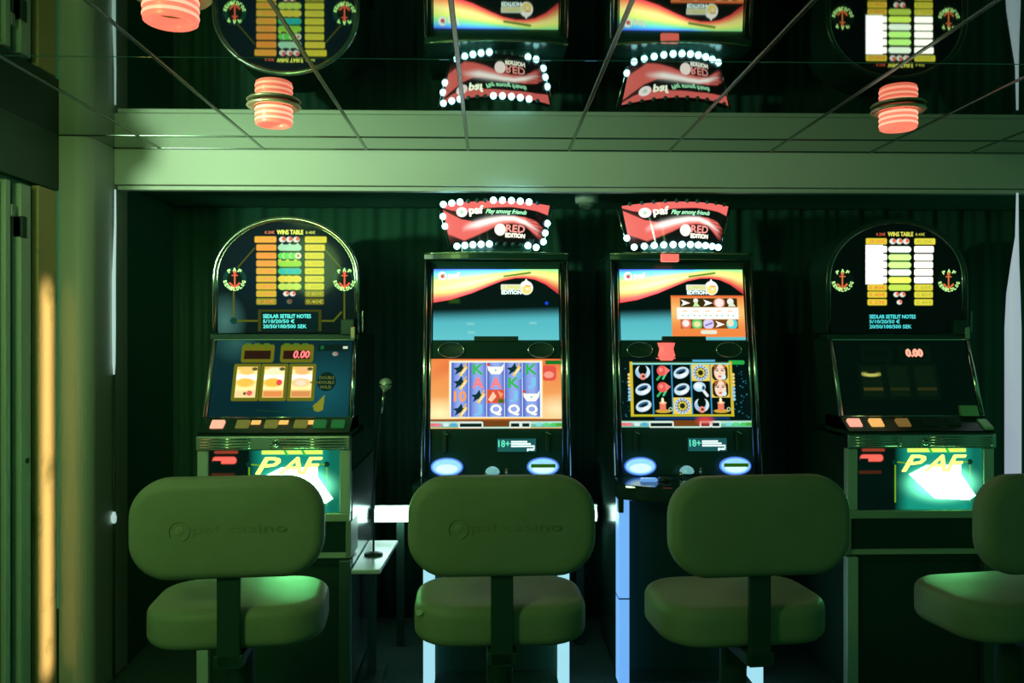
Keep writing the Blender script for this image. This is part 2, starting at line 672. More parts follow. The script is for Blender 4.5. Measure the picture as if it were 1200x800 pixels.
gp = part('gold_panel', box(XL - 0.03, XL, yl(45), 3.874, 0, ZH - 0.005, 0.003), M_GOLD, wl)
gp['label'] = 'stained golden panel beside the column'
part('wall_backing', box(XL - 0.16, XL - 0.04, 3.03, 3.888, 0, ZH), M_DARKWALL, wl)
dr = thing('door_1', 'grey framed glass door in the left wall', 'door', (XL, 3.45, 0), kind='structure')
part('door_frame', box(-0.04, -0.002, yl(25) - 3.45, yl(37) - 3.45, 0, ZH - 0.02, 0.004), M_DOORF, dr)
part('door_stile', box(-0.05, -0.012, yl(10) - 3.45, yl(16) - 3.45, 0, ZH - 0.02, 0.004), M_DOORF, dr)
part('door_leaf', box(-0.05, -0.03, 3.16 - 3.45, yl(9) - 3.45, 0, ZH - 0.03), mat('door_dark', (0.05, 0.06, 0.035), 0.3), dr)
part('hinge', box(-0.036, 0.004, yl(25) - 3.45, yl(31) - 3.45, CAM.z + 0.42, CAM.z + 0.51, 0.003), M_BLACKM, dr)
part('door_latch', box(-0.05, -0.006, yl(16) - 3.45, yl(20) - 3.45, CAM.z + 0.5, CAM.z + 0.55, 0.003), M_FRAME, dr)
part('lock_screw', lathe([(0, -0.004), (0.012, -0.004), (0.012, 0.003), (0, 0.004)], 12), M_BLACKM, dr,
     (0.0, yl(32) - 3.45, CAM.z - 0.51), (0, PI / 2, 0))

# curtain
nx = 520
vs, fs = [], []
for i in range(nx + 1):
    x = -1.83 + i / nx * 5.2
    f = 0.010 * math.sin(x * 38 + 1.3 * math.sin(x * 5.1)) + 0.006 * math.sin(x * 83 + 2 * math.sin(x * 3))
    for z in (0.01, 0.8, 1.6, Z_BB + 0.015):
        vs.append((x, 4.97 + f * (1.25 - 0.35 * z / 2.4), z))
for i in range(nx):
    for j in range(3):
        a = i * 4 + j
        fs.append((a, a + 4, a + 5, a + 1))
cu = link('curtain', mesh(vs, fs), M_CURT, smooth=True)
so = cu.modifiers.new('thick', 'SOLIDIFY')
so.thickness = 0.004
tag(cu, 'dark green pleated curtain hanging behind the slot machines', 'curtain')

# ------------------------------------------------------------------ ceiling lamps
def ceiling_lamp(x, y, label):
    t = thing('ceiling_lamp', label, 'ceiling lamp', (x, y, Z_C - 0.003), group='pink ceiling lamps')
    part('flange', lathe([(0.072, 0.0), (0.100, -0.002), (0.104, -0.008), (0.098, -0.014), (0.072, -0.012)], 40), mat('lamp_flange', (0.75, 0.60, 0.42), 0.3, 0.6), t, smooth=True)
    prof = []
    for k in range(4):
        z0 = -0.014 - k * 0.0155
        prof += [(0.0695, z0), (0.0705, z0 - 0.004), (0.0705, z0 - 0.010), (0.0660, z0 - 0.013)]
    prof += [(0.069, -0.078), (0.063, -0.082), (0.056, -0.082), (0.052, -0.07), (0.050, -0.012)]
    part('glass_shade', lathe(prof, 40), M_PINK, t, smooth=True)
    for k in range(3):
        part('glow_ring', lathe([(0.0705, -0.018 - k * 0.0205), (0.0720, -0.021 - k * 0.0205), (0.0720, -0.024 - k * 0.0205), (0.0705, -0.027 - k * 0.0205)], 40), M_PINKB, t, smooth=True)
    part('reflector', lathe([(0.0, -0.03), (0.03, -0.034), (0.0505, -0.05)], 32), mat('lamp_inside', (0.20, 0.22, 0.06), 0.4, emit=(0.20, 0.20, 0.03), strength=0.25), t, smooth=True)
    return t


ceiling_lamp(-0.84, 2.27, 'pink glowing ceiling lamp cut by the top edge, above the leftmost stool')
ceiling_lamp(-0.84, 3.345, 'pink glowing ceiling lamp before the beam, over the left arched slot machine')
ceiling_lamp(1.62, 3.345, 'pink glowing ceiling lamp over the right arched slot machine')

# dome camera under the soffit
p = Wz(685, 232, Z_BB + 0.02)
t = thing('dome_camera', 'small white dome camera under the beam between the two lit signs', 'camera', (p.x, min(p.y, 4.5), Z_BB + 0.02))
part('housing', lathe([(0.062, 0.0), (0.064, -0.02), (0.060, -0.045), (0.045, -0.048)], 28), M_DOME, t, smooth=True)
part('dome', lathe([(0.046, -0.044), (0.044, -0.06), (0.034, -0.075), (0.018, -0.084), (0, -0.087)], 28), M_DGLASS, t, smooth=True)

# glowing strips standing in for bright chrome edges at both ends of the niche
p = W(133.5, 330, 4.135)
t = thing('edge_glow_strip', 'slim glowing strip standing in for the chrome edge at the left end of the machine niche', 'edge strip', (X_COL + 0.012, 4.12, 0), group='glowing edge strips')
zt, z1, z2 = Z_BB - 0.03, CAM.z + 0.245, CAM.z - 0.17
part('lit_tube', tube([(0, 0, z2), (0, 0, z2 + 0.05), (0, 0, z1 - 0.2), (0, 0, z1 + 0.05), (0.006, 0, z1 + 0.3), (0.006, 0, zt)], [0.004, 0.007, 0.0085, 0.0085, 0.005, 0.004], 12), M_SLIM, t, smooth=True)
part('pole', tube([(0, 0, 0.0), (0, 0, z2)], 0.0055, 10), M_BLACKM, t, smooth=True)
part('glint_bead', lathe([(0, -0.035), (0.010, -0.025), (0.013, 0), (0.006, 0.025), (0, 0.04)], 14), M_SLIM, t, (0, 0, CAM.z - 0.85), smooth=True)  # small glow standing in for a glint low on the edge
p = W(1187, 400, 4.10)
t = thing('edge_glow_strip', 'thick white glowing strip standing in for the chrome edge at the far right of the niche', 'edge strip', (p.x, 4.10, 0), group='glowing edge strips')
part('lit_tube', tube([(0, 0, 0.08), (0, 0, CAM.z + 0.05), (0.002, 0, CAM.z + 0.22), (0.010, 0, CAM.z + 0.36), (0.02, 0, CAM.z + 0.5), (0.022, 0, Z_BB - 0.03)], [0.036, 0.036, 0.030, 0.019, 0.008, 0.005], 18), M_SLIMR, t, smooth=True)
part('foot', lathe([(0, 0), (0.07, 0), (0.07, 0.02), (0.04, 0.03), (0.037, 0.09), (0, 0.09)], 24), M_BLACKM, t, smooth=True)

# ================================================================== ARCHED REEL MACHINES
def arch_outline(hw, side, top, n=28):
    pts = [(-hw, 0), (-hw, side)]
    for k in range(1, n):
        a = PI - PI * k / n
        pts.append((hw * math.cos(a), side + top * math.sin(a)))
    pts += [(hw, side), (hw, 0)]
    return pts


A_C = W(335.5, 390, 4.08)
A_OX = A_C.x
OY = 4.1
PAYL = ['20.00€', '6.00€', '4.00€', '3.00€', '2.00€', '1.00€', '0.80€', '0.40€', '0.20€']
PAYR = ['40.00€', '12.00€', '8.00€', '6.00€', '4.00€', '2.00€', '1.60€', '0.80€', '0.40€']


def pay_art(lit):
    """arched pay table, drawn in units of 165 x 132"""
    def fn(img, X, Y):
        put(img, np.ones(X.shape), (2, 14, 14) if lit else (1, 7, 6))
        if lit:
            d = np.hypot((X - 83) / 75, (Y - 62) / 62)
            put(img, np.clip(1.25 - d, 0, 1) * 0.8, (3, 30, 48))
            put(img, np.clip(1.0 - np.hypot((X - 12) / 26, (Y - 118) / 34), 0, 1) * 0.9, (70, 120, 112))
        olive = (84, 92, 14)
        if lit:
            for sx in (24, 149.5):
                put(img, m_line(X, Y, sx - (2 if sx < 80 else 0), 82, sx - (2 if sx < 80 else 0), 118, 2), olive)
            put(img, m_line(X, Y, 22, 118, 52, 118, 2), olive)
            put(img, m_line(X, Y, 124, 118, 137, 118, 2), olive)
            put(img, m_line(X, Y, 137, 118, 146, 108, 2), olive)
            put(img, m_line(X, Y, 27, 56, 46, 34, 1.4), olive)
            put(img, m_line(X, Y, 145, 56, 126, 34, 1.4), olive)
            put(img, m_ell(X, Y, 22, 118, 4), (14, 60, 50))
            put(img, m_rect(X, Y, 50, 105, 123, 130), (58, 62, 10))
            put(img, m_rect(X, Y, 53.5, 107.5, 119.5, 130), (2, 26, 26))
        # ringed emblems
        for cx in ((23.2, 149.7) if lit else (18, 145)):
            put(img, m_ell(X, Y, cx, 70, 13.5), (12, 62, 48) if lit else (2, 18, 10))
            put(img, m_ell(X, Y, cx, 70, 8.6), (2, 18, 12))
            red = (255, 112, 78) if lit else (225, 120, 62)
            put(img, m_line(X, Y, cx, 63, cx, 79, 1.7), red)
            put(img, m_ell(X, Y, cx, 62, 1.9), red)
            put(img, m_line(X, Y, cx, 80, cx - 5.5, 74.5, 2.0), red)
            put(img, m_line(X, Y, cx, 80, cx + 5.5, 74.5, 2.0), red)
            put(img, m_line(X, Y, cx - 3, 65.5, cx + 3, 65.5, 1.3), red)
        # rows of lit fields
        ys = [24, 33.3, 42.7, 51.7, 60.5, 69.5, 78.3, 86.7, 95.7]
        for i, y in enumerate(ys):
            wl = 13 if i == 0 else 11.6
            colL = [(250, 190, 60), (250, 176, 58), (246, 170, 60), (240, 180, 66), (236, 190, 62), (228, 200, 66), (226, 196, 60), (214, 196, 54), (150, 160, 40)][i]
            colR = [(236, 226, 60), (240, 226, 70), (232, 228, 66), (232, 226, 66), (230, 228, 64), (230, 226, 70), (222, 226, 66), (150, 150, 44), (110, 108, 30)][i]
            gain = 1.0
            g2 = 1.0
            if not lit:
                colL, colR = (236, 214, 60), (232, 226, 70)
                if 1 <= i <= 5:
                    colL = colR = (255, 255, 235)
                    gain = 2.2
                g2 = gain
            put(img, m_rrect(X, Y, 71 - wl * 2 + 1 if i == 0 else 48, y - 3.6, 71, y + 3.6, 1.6, 1.2), colL, gain)
            if not lit and 1 <= i <= 5:
                put(img, m_rect(X, Y, 46, y - 4.8, 66, y + 4.8, 1.4), (255, 255, 250), gain)
            put(img, m_rrect(X, Y, 104, y - 3.6, 129 if i == 0 else 127 - (i > 1), y + 3.6, 1.6, 1.2), colR, g2)
        # fruit symbols in the middle
        def trio(y, c, n=3, r=4.2, gap=9, c2=None, gain=1.0):
            for k in range(n):
                cx = 86 + (k - (n - 1) / 2) * gap
                put(img, m_ell(X, Y, cx, y, r, r * 0.86, 1.0), c, gain)
                if c2:
                    put(img, m_ell(X, Y, cx + 1.6, y - 0.8, r * 0.5, r * 0.6, 1.0), c2)
        hot = not lit
        trio(24, (236, 242, 222), c2=(240, 100, 70), r=3.8, gap=8)
        bars = [((176, 238, 190), 1), ((104, 232, 90), 2), ((150, 224, 70), 3), ((64, 214, 110), 4), ((220, 232, 80), 5), ((170, 232, 86), 6)]
        for c, i in bars:
            if hot:
                c = (235, 255, 225) if i in (1, 4) else ((190, 255, 130) if i < 5 else (205, 240, 90))
            gn = 1.6 if hot and i < 6 else 1.0
            put(img, m_rrect(X, Y, 73, ys[i] - 3.4, 100, ys[i] + 3.6, 3.4, 1.2), c, gn)
        if lit:
            put(img, m_ell(X, Y, 96, 42.7, 3.6), (240, 236, 220))
            put(img, m_ell(X, Y, 96, 42.7, 1.8), (240, 90, 50))
            for k in range(3):
                put(img, m_ell(X, Y, 79 + 8 * k, 60.5, 3.6), (44, 190, 190))
                put(img, m_ell(X, Y, 78 + 8 * k, 69.5, 4.0), (236, 222, 76))
                put(img, m_ell(X, Y, 78 + 8 * k, 78.3, 3.9), (206, 236, 96))
                put(img, m_line(X, Y, 80 + 8 * k, 39.6, 78 + 8 * k, 42.7, 1.2), (196, 244, 170))
                put(img, m_line(X, Y, 80 + 8 * k, 45.8, 78 + 8 * k, 42.7, 1.2), (196, 244, 170))
                put(img, m_poly(X, Y, [(75 + 9 * k, 30), (78 + 9 * k, 28), (80 + 9 * k, 31)]), (176, 238, 190))
                put(img, m_ell(X, Y, 75 + 9 * k, 48.6, 2.0), (196, 220, 70))
        trio(86.7, (236, 240, 220), n=2, c2=(240, 100, 70), r=3.3, gap=7.5)
        trio(95.7, (236, 240, 220) if hot else (96, 104, 84), n=1, c2=(240, 100, 70) if hot else (130, 60, 40), r=3.1)
        return img
    return fn


def reel_art(lit):
    """reel glass, drawn in units of 155 x 90"""
    def fn(img, X, Y):
        X = X * (163 / 155) - 8
        if lit:
            put(img, np.ones(X.shape), (4, 38, 44))
            d = np.hypot((X - 125) / 60, (Y - 62) / 50)
            put(img, np.clip(1.1 - d, 0, 1) * 0.7, (22, 92, 100))
            put(img, np.clip(1 - np.hypot((X - 15) / 30, (Y - 4) / 26), 0, 1) * 0.7, (50, 104, 96))
        else:
            put(img, np.ones(X.shape), (1, 14, 9))
        oliv = (104, 106, 16) if lit else (3, 20, 10)
        for x0, x1 in ((23, 62), (69.5, 109)):
            put(img, m_rrect(X, Y, x0, 7, x1, 28, 3), oliv)
            put(img, m_rect(X, Y, x0 + 3.5, 14, x1 - 4, 24), (40, 12, 8) if lit else (3, 16, 9))
            if lit:
                for k in range(3):
                    put(img, m_rrect(X, Y, x0 + 3 + 11 * k, 5.5, x0 + 11 + 11 * k, 10, 2), (80, 112, 22))
        for k, x0 in enumerate((16, 48.5, 81.5)):
            put(img, m_rrect(X, Y, x0, 29.5, x0 + 32, 72, 2), oliv)
            wx0, wx1, wy0, wy1 = x0 + 4, x0 + 28, 33, 68
            w = m_rect(X, Y, wx0, wy0, wx1, wy1)
            if lit:
                put(img, w, (255, 226, 150), 1.35)
                put(img, w * m_rect(X, Y, wx0, 42, wx1, 48, 2.0), (255, 250, 235), 1.5)
                put(img, w * m_rect(X, Y, wx0, 33, wx1, 36, 2.5), (255, 190, 90))
                put(img, w * m_ell(X, Y, x0 + 16, 38, 9, 4.5, 2), [(255, 206, 110), (240, 240, 190), (255, 190, 120)][k], 1.1)
                put(img, w * m_ell(X, Y, x0 + 15, 51, 11, 5.2, 2), [(255, 206, 84), (255, 202, 70), (255, 214, 150)][k])
                put(img, w * m_rect(X, Y, wx0, 60, wx1, 68, 3), [(255, 224, 160), (240, 150, 80), (226, 150, 84)][k])
                if k == 0:
                    put(img, m_ell(X, Y, x0 + 21, 63, 3.4, 3), (240, 100, 90))
                    put(img, m_ell(X, Y, x0 + 15.5, 63.5, 1.8), (90, 90, 40))
                if k == 1:
                    put(img, m_ell(X, Y, x0 + 22.5, 51, 3.4), (240, 80, 84))
                if k == 2:
                    put(img, m_ell(X, Y, x0 + 15, 51.5, 6, 3.6, 2), (255, 236, 200))
                put(img, w * m_ell(X, Y, wx1 - 3, 35.5, 3.5, 2), (90, 90, 50))
            else:
                put(img, w, (8, 26, 12))
                if k == 0:
                    put(img, w * m_ell(X, Y, x0 + 16, 42, 11, 3, 2), (196, 196, 96))
                    put(img, w * m_ell(X, Y, x0 + 17, 39.5, 10, 2.4, 2), (14, 26, 12))
                put(img, w * m_rect(X, Y, wx0, 58, wx1, 61, 2), [(70, 62, 26), (34, 42, 18), (44, 46, 18)][k])
        if lit:
            put(img, m_ell(X, Y, 127, 50, 11), (4, 34, 26))
            put(img, m_line(X, Y, 108, 51, 118, 51, 1.6), (84, 92, 20))
            put(img, m_poly(X, Y, [(126, 65), (113, 78), (115, 83), (120, 84), (125, 82)]), (128, 132, 36))
            put(img, m_ell(X, Y, 119, 79, 6, 5), (128, 132, 36))
            px = np.linspace(48, 114, 24)
            py = 82 + 3.0 * np.sin((px - 48) / 66 * PI) + (px - 48) * -0.03
            for a, b, c, d in zip(px, py, px[1:], py[1:]):
                put(img, m_line(X, Y, a, b, c, d, 1.1), (14, 62, 40))
            put(img, m_ell(X, Y, 87, 79, 4) - m_ell(X, Y, 87, 79, 3), (14, 62, 40))
            put(img, m_rect(X, Y, 114, 7, 150, 14.5), (3, 26, 20))
            put(img, m_rect(X, Y, 117, 8.5, 121, 12.5), (20, 96, 50))
            put(img, m_rect(X, Y, 144, 9, 149.5, 12), (210, 226, 200))
            put(img, m_ell(X, Y, 135, 18, 3.4, 2.4), (140, 150, 130))
            put(img, m_ell(X, Y, 136.5, 17.4, 1.4, 1.2), (180, 80, 70))
        return img
    return fn


def belly_art(lit):
    """lower glass, drawn in units of 154 x 80"""
    def fn(img, X, Y):
        put(img, np.ones(X.shape), (2, 18, 14))
        s = np.clip((X - 46) / 18, 0, 1)
        put(img, s, (22, 150, 126))
        put(img, s * np.clip((X - 134) / 10, 0, 1) * 0.7, (10, 84, 66))
        for cx in (47, 139):
            put(img, m_line(X, Y, cx, 19, cx, 70, 1.8), (110, 170, 30))
            put(img, m_ell(X, Y, cx, 18, 3.6), (4, 50, 40))
        put(img, m_line(X, Y, 50, 18, 60, 19, 1.8), (110, 170, 30))
        put(img, m_line(X, Y, 128, 18, 136, 18, 1.8), (110, 170, 30))
        # the lamp behind the glass
        d = np.hypot((X - 104) / 44, (Y - 46) / 24)
        glow = np.exp(-(d * 1.15) ** 4)
        hotc = np.array([0.5, 2.6, 1.4])
        put(img, glow, hotc, 1.0)
        core = m_poly(X, Y, [(64, 34), (86, 22), (128, 22), (128, 34), (146, 62), (138, 68), (96, 66)])
        put(img, np.clip(core, 0, 1) * 0.95, np.array([6.0, 34.0, 10.0]) * (1.0 if lit else 0.45), 1.0)
        put(img, m_rect(X, Y, 62, -1, 134, 5), (200, 255, 90), 1.5)
        put(img, m_line(X, Y, 88, -2, 92, 6, 3), (30, 190, 90))
        put(img, m_line(X, Y, 109, -2, 113, 6, 3), (30, 190, 90))
        put(img, m_rrect(X, Y, 4, 8, 32, 17, 4, 2), (255, 104, 88), 1.15)
        put(img, m_rect(X, Y, 4, 13, 14, 18), (2, 18, 14))
        put(img, m_rrect(X, Y, 6, 0, 34, 4, 1.5, 1.5), (150, 60, 40))
        put(img, m_rrect(X, Y, 2, 29, 30, 33, 1.5, 1.5), (70, 34, 18))
        return img
    return fn


def reel_machine(name_label, dx, lit, dy=0.0):
    O = Vector((A_OX, OY, 0))
    t = thing('slot_machine', name_label, 'slot machine', (A_OX + dx, OY + dy, 0), group='arched reel slot machines')

    def Lp(px, py, Y):
        return W(px, py, Y) - O
    zA0 = Lp(335, 390, 4.08).z
    hw = 0.338
    side, top = 0.262, 0.280
    out = arch_outline(hw, side, top)
    # arched head: black body, rim, pay table
    bm = bmesh.new()
    fa = [bm.verts.new((x, -0.012, zA0 + z)) for x, z in out]
    ba = [bm.verts.new((x, 0.30, zA0 + z)) for x, z in out]
    bm.faces.new(fa)
    bm.faces.new(list(reversed(ba)))
    for i in range(len(out)):
        j = (i + 1) % len(out)
        bm.faces.new((fa[i], ba[i], ba[j], fa[j]))
    part('head_box', bm, M_BLACK, t)
    part('arch_rim', tube([(x * 1.0, -0.022, zA0 + z) for x, z in out], 0.011, 12), M_CHROME if lit else M_BLACK, t, smooth=True)
    part('inner_rim', tube([(x * 0.958, -0.020, zA0 + 0.008 + z * 0.968) for x, z in out], 0.0035, 8), M_CHROME, t, smooth=True)
    Yp = 4.08
    c = [Lp(px, py, Yp) for px, py in ((253, 258), (418, 258), (253, 390), (418, 390))]
    # squared to the head
    zt, zb = zA0 + side + top, zA0
    pn = Panel((-hw, -0.02, zt), (hw, -0.02, zt), (-hw, -0.02, zb), (hw, -0.02, zb), 165, 132)
    hh = side + top

    def keep(X, Y):
        x = (X / 165 - 0.5) * 2
        z = (1 - Y / 132) * hh
        return (np.abs(x) < 0.95) & ((z < side) | ((x / 0.95) ** 2 + ((z - side) / (top * 0.95)) ** 2 < 1))
    pay = art('pay_table', pn, pay_art(lit), t, M_ART, 2.4, 0.0, keep=keep)
    ys = [24, 33.3, 42.7, 51.7, 60.5, 69.5, 78.3, 86.7, 95.7]
    pr = Print(pn, pay)
    for i, y in enumerate(ys):
        if lit or i == 0 or i > 5:
            pr.add(PAYL[i], 49.5, y - 2.3, 69, y + 2.3)
    pr.add('0.20€', 58, 14, 69, 17.5)
    pr.done(M_REDTXT, 'price_lettering')
    pr = Print(pn, pay)
    for i, y in enumerate(ys):
        if lit or i == 0 or i > 5:
            pr.add(PAYR[i], 106, y - 2.2, 125, y + 2.2)
    pr.done(mat('olive_print', (0.3, 0.3, 0.1), 0.4, emit=(0.50, 0.42, 0.03), strength=0.9), 'price_lettering')
    pr = Print(pn, pay)
    pr.add('0.40€', 105, 14, 116, 17.5)
    pr.add('WINS TABLE', 72, 13, 102, 18, bold=0.3)
    pr.done(M_YELTXT, 'heading_lettering')
    pr = Print(pn, pay)
    for cx in ((23.2, 149.7) if lit else (18, 145)):
        for k, ch in enumerate('PAF'):
            a = math.radians(-32 + 32 * k)
            x, y = cx + 11.2 * math.sin(a), 70 - 11.2 * math.cos(a)
            pr.add(ch, x - 1.7, y - 1.9, x + 1.7, y + 1.9, rot=a, bold=0.3)
        for k, ch in enumerate('GOLDLINER'):
            a = math.radians(74 - 18.5 * k)
            x, y = cx + 11.2 * math.sin(a), 70 + 11.2 * math.cos(a)
            pr.add(ch, x - 1.3, y - 1.9, x + 1.3, y + 1.9, rot=-a, bold=0.3)
    pr.done(mat('lime_print', (0.4, 0.7, 0.2), 0.4, emit=(0.55, 0.95, 0.32), strength=1.0), 'emblem_lettering')
    pr = Print(pn, pay)
    x0 = 56 if lit else 50
    pr.add('SEDLAR SETELIT NOTES', x0, 110.5, x0 + 55, 114.8, bold=0.25)
    pr.add('5/10/20/50 €', x0, 116.3, x0 + 36, 120.4, bold=0.2)
    pr.add('20/50/100/500 SEK', x0, 122.3, x0 + 50, 126.4, bold=0.2)
    pr.done(M_CYANDOT, 'display_lettering')
    # ledge under the head with small coin slide
    part('ledge', box(-hw - 0.012, hw + 0.012, -0.05, 0.05, zA0 - 0.035, zA0 - 0.004, 0.006), M_BLACK, t)
    part('ledge_trim', box(-hw + 0.01, hw - 0.01, -0.056, -0.046, zA0 - 0.036, zA0 - 0.028, 0.002), M_CHROME, t)
    part('coin_entry', box(hw - 0.075, hw - 0.01, -0.062, -0.02, zA0 - 0.01, zA0 + 0.065, 0.006), M_BLACK, t)
    part('coin_plate', box(hw - 0.028, hw - 0.004, -0.07, -0.05, zA0 - 0.03, zA0 + 0.03, 0.004), mat('pink_reflection_plate', (0.85, 0.55, 0.45), 0.2, 1.0), t)  # chrome plate, its pinkish reflection put into the colour
    part('coin_spring', tube([(hw + 0.022, -0.03, zA0 + 0.005 + 0.003 * k) if k % 2 else (hw + 0.027, -0.03, zA0 + 0.005 + 0.003 * k) for k in range(34)], 0.0022, 6), M_CHROME, t)
    # reel deck: sloping box
    TLp, TRp = Lp(257, 397, 4.06), Lp(414, 397, 4.06)
    BLp, BRp = Lp(247, 489, 3.93), Lp(411, 489, 3.93)
    hwr = 0.318
    zt, zb = TLp.z, BLp.z
    yt, yb = 4.06 - OY, 3.93 - OY
    part('reel_box', prism_x([(0.30, zt), (yt + 0.006, zt), (yb + 0.006, zb), (3.83 - OY, zb - 0.06), (0.30, zb - 0.06)], -0.338, 0.338), M_BLACK, t)
    for s in (-1, 1):
        a, b = Vector((s * 0.330, yt, zt)), Vector((s * 0.332, yb, zb))
        part('side_strip', tube([a, b], 0.012, 8), M_BRUSH if s < 0 else M_CHROME, t, smooth=True)
    part('top_strip', tube([(-0.33, yt, zt), (0.33, yt, zt)], 0.006, 8), M_CHROME, t, smooth=True)
    part('bottom_strip', tube([(-0.32, yb, zb), (0.33, yb, zb)], 0.004, 8), M_CHROME, t, smooth=True)
    rp = Panel((-hwr, yt, zt), (hwr, yt, zt), (-hwr, yb, zb), (hwr, yb, zb), 155, 90)
    rg = art('reel_glass', rp, reel_art(lit), t, M_ART, 2.2, 0.004)
    pr = Print(rp, rg, 0.0065)
    if lit:
        pr.add('0.00', 89, 14.5, 107, 23, shear=0.15, bold=0.45).done(M_REDDIG, 'digit_lettering')
        pr = Print(rp, rg, 0.0065)
        for k, s in enumerate(('DOUBLE', 'DOUBLE', 'WILD')):
            pr.add(s, 120.3 + 1 * (k == 2), 44 + 5.4 * k, 137 - 3 * (k == 2), 47.5 + 5.4 * k)
        pr.done(M_OLIVE, 'print_lettering')
    else:
        pr.add('0.00', 83, 13, 102, 21.5, bold=0.9).done(M_PINKDIG, 'digit_lettering')
    # button shelf (sloping) and its buttons
    ys0, zs0 = 3.925 - OY, zb - 0.003
    ys1, zs1 = 3.84 - OY, Lp(323, 509, 3.84).z
    part('button_shelf', prism_x([(0.0, zs0), (ys0, zs0), (ys1, zs1), (ys1, zs1 - 0.01), (0.0, zs1 - 0.01)], -0.338, 0.338), M_BLACK, t)
    sp = Panel((-0.338, ys0, zs0), (0.338, ys0, zs0), (-0.338, ys1, zs1), (0.338, ys1, zs1), 174, 20)
    if lit:
        btns = [(20, M_PINKBTN), (49, M_OLIVE), (82, M_OLIVE), (116, M_OLIVE), (138, M_GREENBTN), (159, M_GREENBTN)]
        lamps = [(63, M_AMBER), (95, M_AMBER), (128, M_AMBER)]
    else:
        btns = [(12, M_PINKBTN), (38, M_AMBER), (70, M_DIMBTN), (102, M_BLACK), (130, M_BLACK)]
        lamps = []
    sl = math.atan2(zs0 - zs1, ys0 - ys1)
    for u, m in btns:
        part('button', box(-0.030, 0.030, -0.026, 0.026, -0.004, 0.016, 0.005), m, t, sp.pt(u, 9.5), (sl, 0, 0))
    for u, m in lamps:
        part('lamp_tile', box(-0.021, 0.021, -0.040, 0.036, -0.002, 0.004, 0.001), m, t, sp.pt(u, 10), (sl, 0, 0))
    # ribbed chrome band
    zb0, zb1 = Lp(323, 528, 3.83).z, Lp(323, 511, 3.83).z
    yf = 3.83 - OY
    part('chrome_band', box(-0.342, 0.342, yf, yf + 0.06, zb0, zb1, 0.006), M_BRUSH, t)
    for k in range(4):
        z = zb0 + 0.014 + k * 0.0125
        part('rib', tube([(-0.325, yf - 0.002, z), (-0.10, yf - 0.002, z)], 0.0042, 8), M_CHROME, t, smooth=True)
        part('rib', tube([(0.03, yf - 0.002, z), (0.325, yf - 0.002, z)], 0.0042, 8), M_CHROME, t, smooth=True)
    for k in range(4):
        for x in (-0.112, -0.010, 0.322):
            z = zb0 + 0.014 + k * 0.0125
            part('stud', box(x - 0.004, x + 0.004, yf - 0.008, yf, z - 0.004, z + 0.004, 0.001), M_CHROME, t)
    part('lock_ring', lathe([(0.013, -0.004), (0.017, 0), (0.017, 0.006), (0.012, 0.01), (0.009, 0.006), (0, 0.005)], 20), M_CHROME, t, (0.012, yf, (zb0 + zb1) / 2), (PI / 2, 0, 0), True)
    # lower door with lit glass in a steel frame
    z0, z1 = Lp(323, 612, 3.84).z, zb0 - 0.002
    yd = 3.845 - OY
    part('lower_box', box(-0.336, 0.336, yd + 0.02, 0.30, 0.60, z1 + 0.05), M_BLACK, t)
    bx = Panel((-0.290, yd + 0.012, z1), (0.290, yd + 0.012, z1), (-0.290, yd + 0.012, z0 + 0.04), (0.290, yd + 0.012, z0 + 0.04), 154, 80)
    if lit:
        bg_ = art('belly_glass', bx, belly_art(lit), t, M_ARTL, 1.6, 0.0)
    else:
        bg_ = art('belly_glass', bx, belly_art(lit), t, M_ARTL, 1.6, 0.0)
    pr = Print(bx, bg_, 0.003)
    for k, ch in enumerate('PAF'):
        pr.add(ch, 55 + 27 * k, 9, 84 + 25 * k, 30, shear=0.35, bold=0.7)
    pr.done(M_LIMEGLOW, 'lettering')
    for s in (-1, 1):
        part('door_post', box(s * 0.316 - 0.024, s * 0.316 + 0.024, yd, yd + 0.04, z0 + 0.038, z1, 0.004), mat('pale_post', (0.72, 0.80, 0.68), 0.35, 0.3) if s > 0 else mat('pale_post', (0.72, 0.80, 0.68), 0.35, 0.3), t)
    part('door_rail', box(-0.338, 0.338, yd, yd + 0.04, z0, z0 + 0.038, 0.004), mat('rail_paint', (0.50, 0.60, 0.46), 0.4, 0.2), t)
    # coin tray below
    zt0 = Lp(323, 655, 3.84).z
    part('tray_back', box(-0.33, 0.33, yd + 0.16, yd + 0.19, zt0, z0), mat('tray_paint', (0.52, 0.62, 0.48), 0.4), t)
    part('tray_floor', prism_x([(yd + 0.01, zt0), (yd + 0.01, zt0 + 0.02), (yd + 0.16, zt0 + 0.06), (yd + 0.16, zt0)], -0.33, 0.33), mat('tray_paint', (0.52, 0.62, 0.48), 0.4), t)
    for s in (-1, 1):
        part('tray_cheek', box(s * 0.332 - 0.012, s * 0.332 + 0.012, yd, yd + 0.2, zt0, z0, 0.003), M_FRAME, t)
    part('tray_catch', box(0.25, 0.29, yd + 0.07, yd + 0.12, z0 - 0.085, z0 - 0.06, 0.004), M_BLACKM, t)
    # base cabinet with steel corner posts, one lit and one shaded by colour
    part('base_cabinet', box(-0.335, 0.335, yd + 0.03, 0.58, 0.0, zt0), M_BLACKM, t)
    part('rear_cabinet', box(-0.335, 0.335, 0.19, 0.58, zt0, zA0), M_BLACK, t)
    for s in (-1, 1):
        part('base_post', box(s * 0.316 - 0.026, s * 0.316 + 0.026, yd - 0.005, yd + 0.04, 0.0, zt0 - 0.01, 0.004),
             mat('pale_post', (0.72, 0.80, 0.68), 0.35, 0.3) if s < 0 else mat('shaded_post', (0.07, 0.13, 0.10), 0.4), t)
    return t


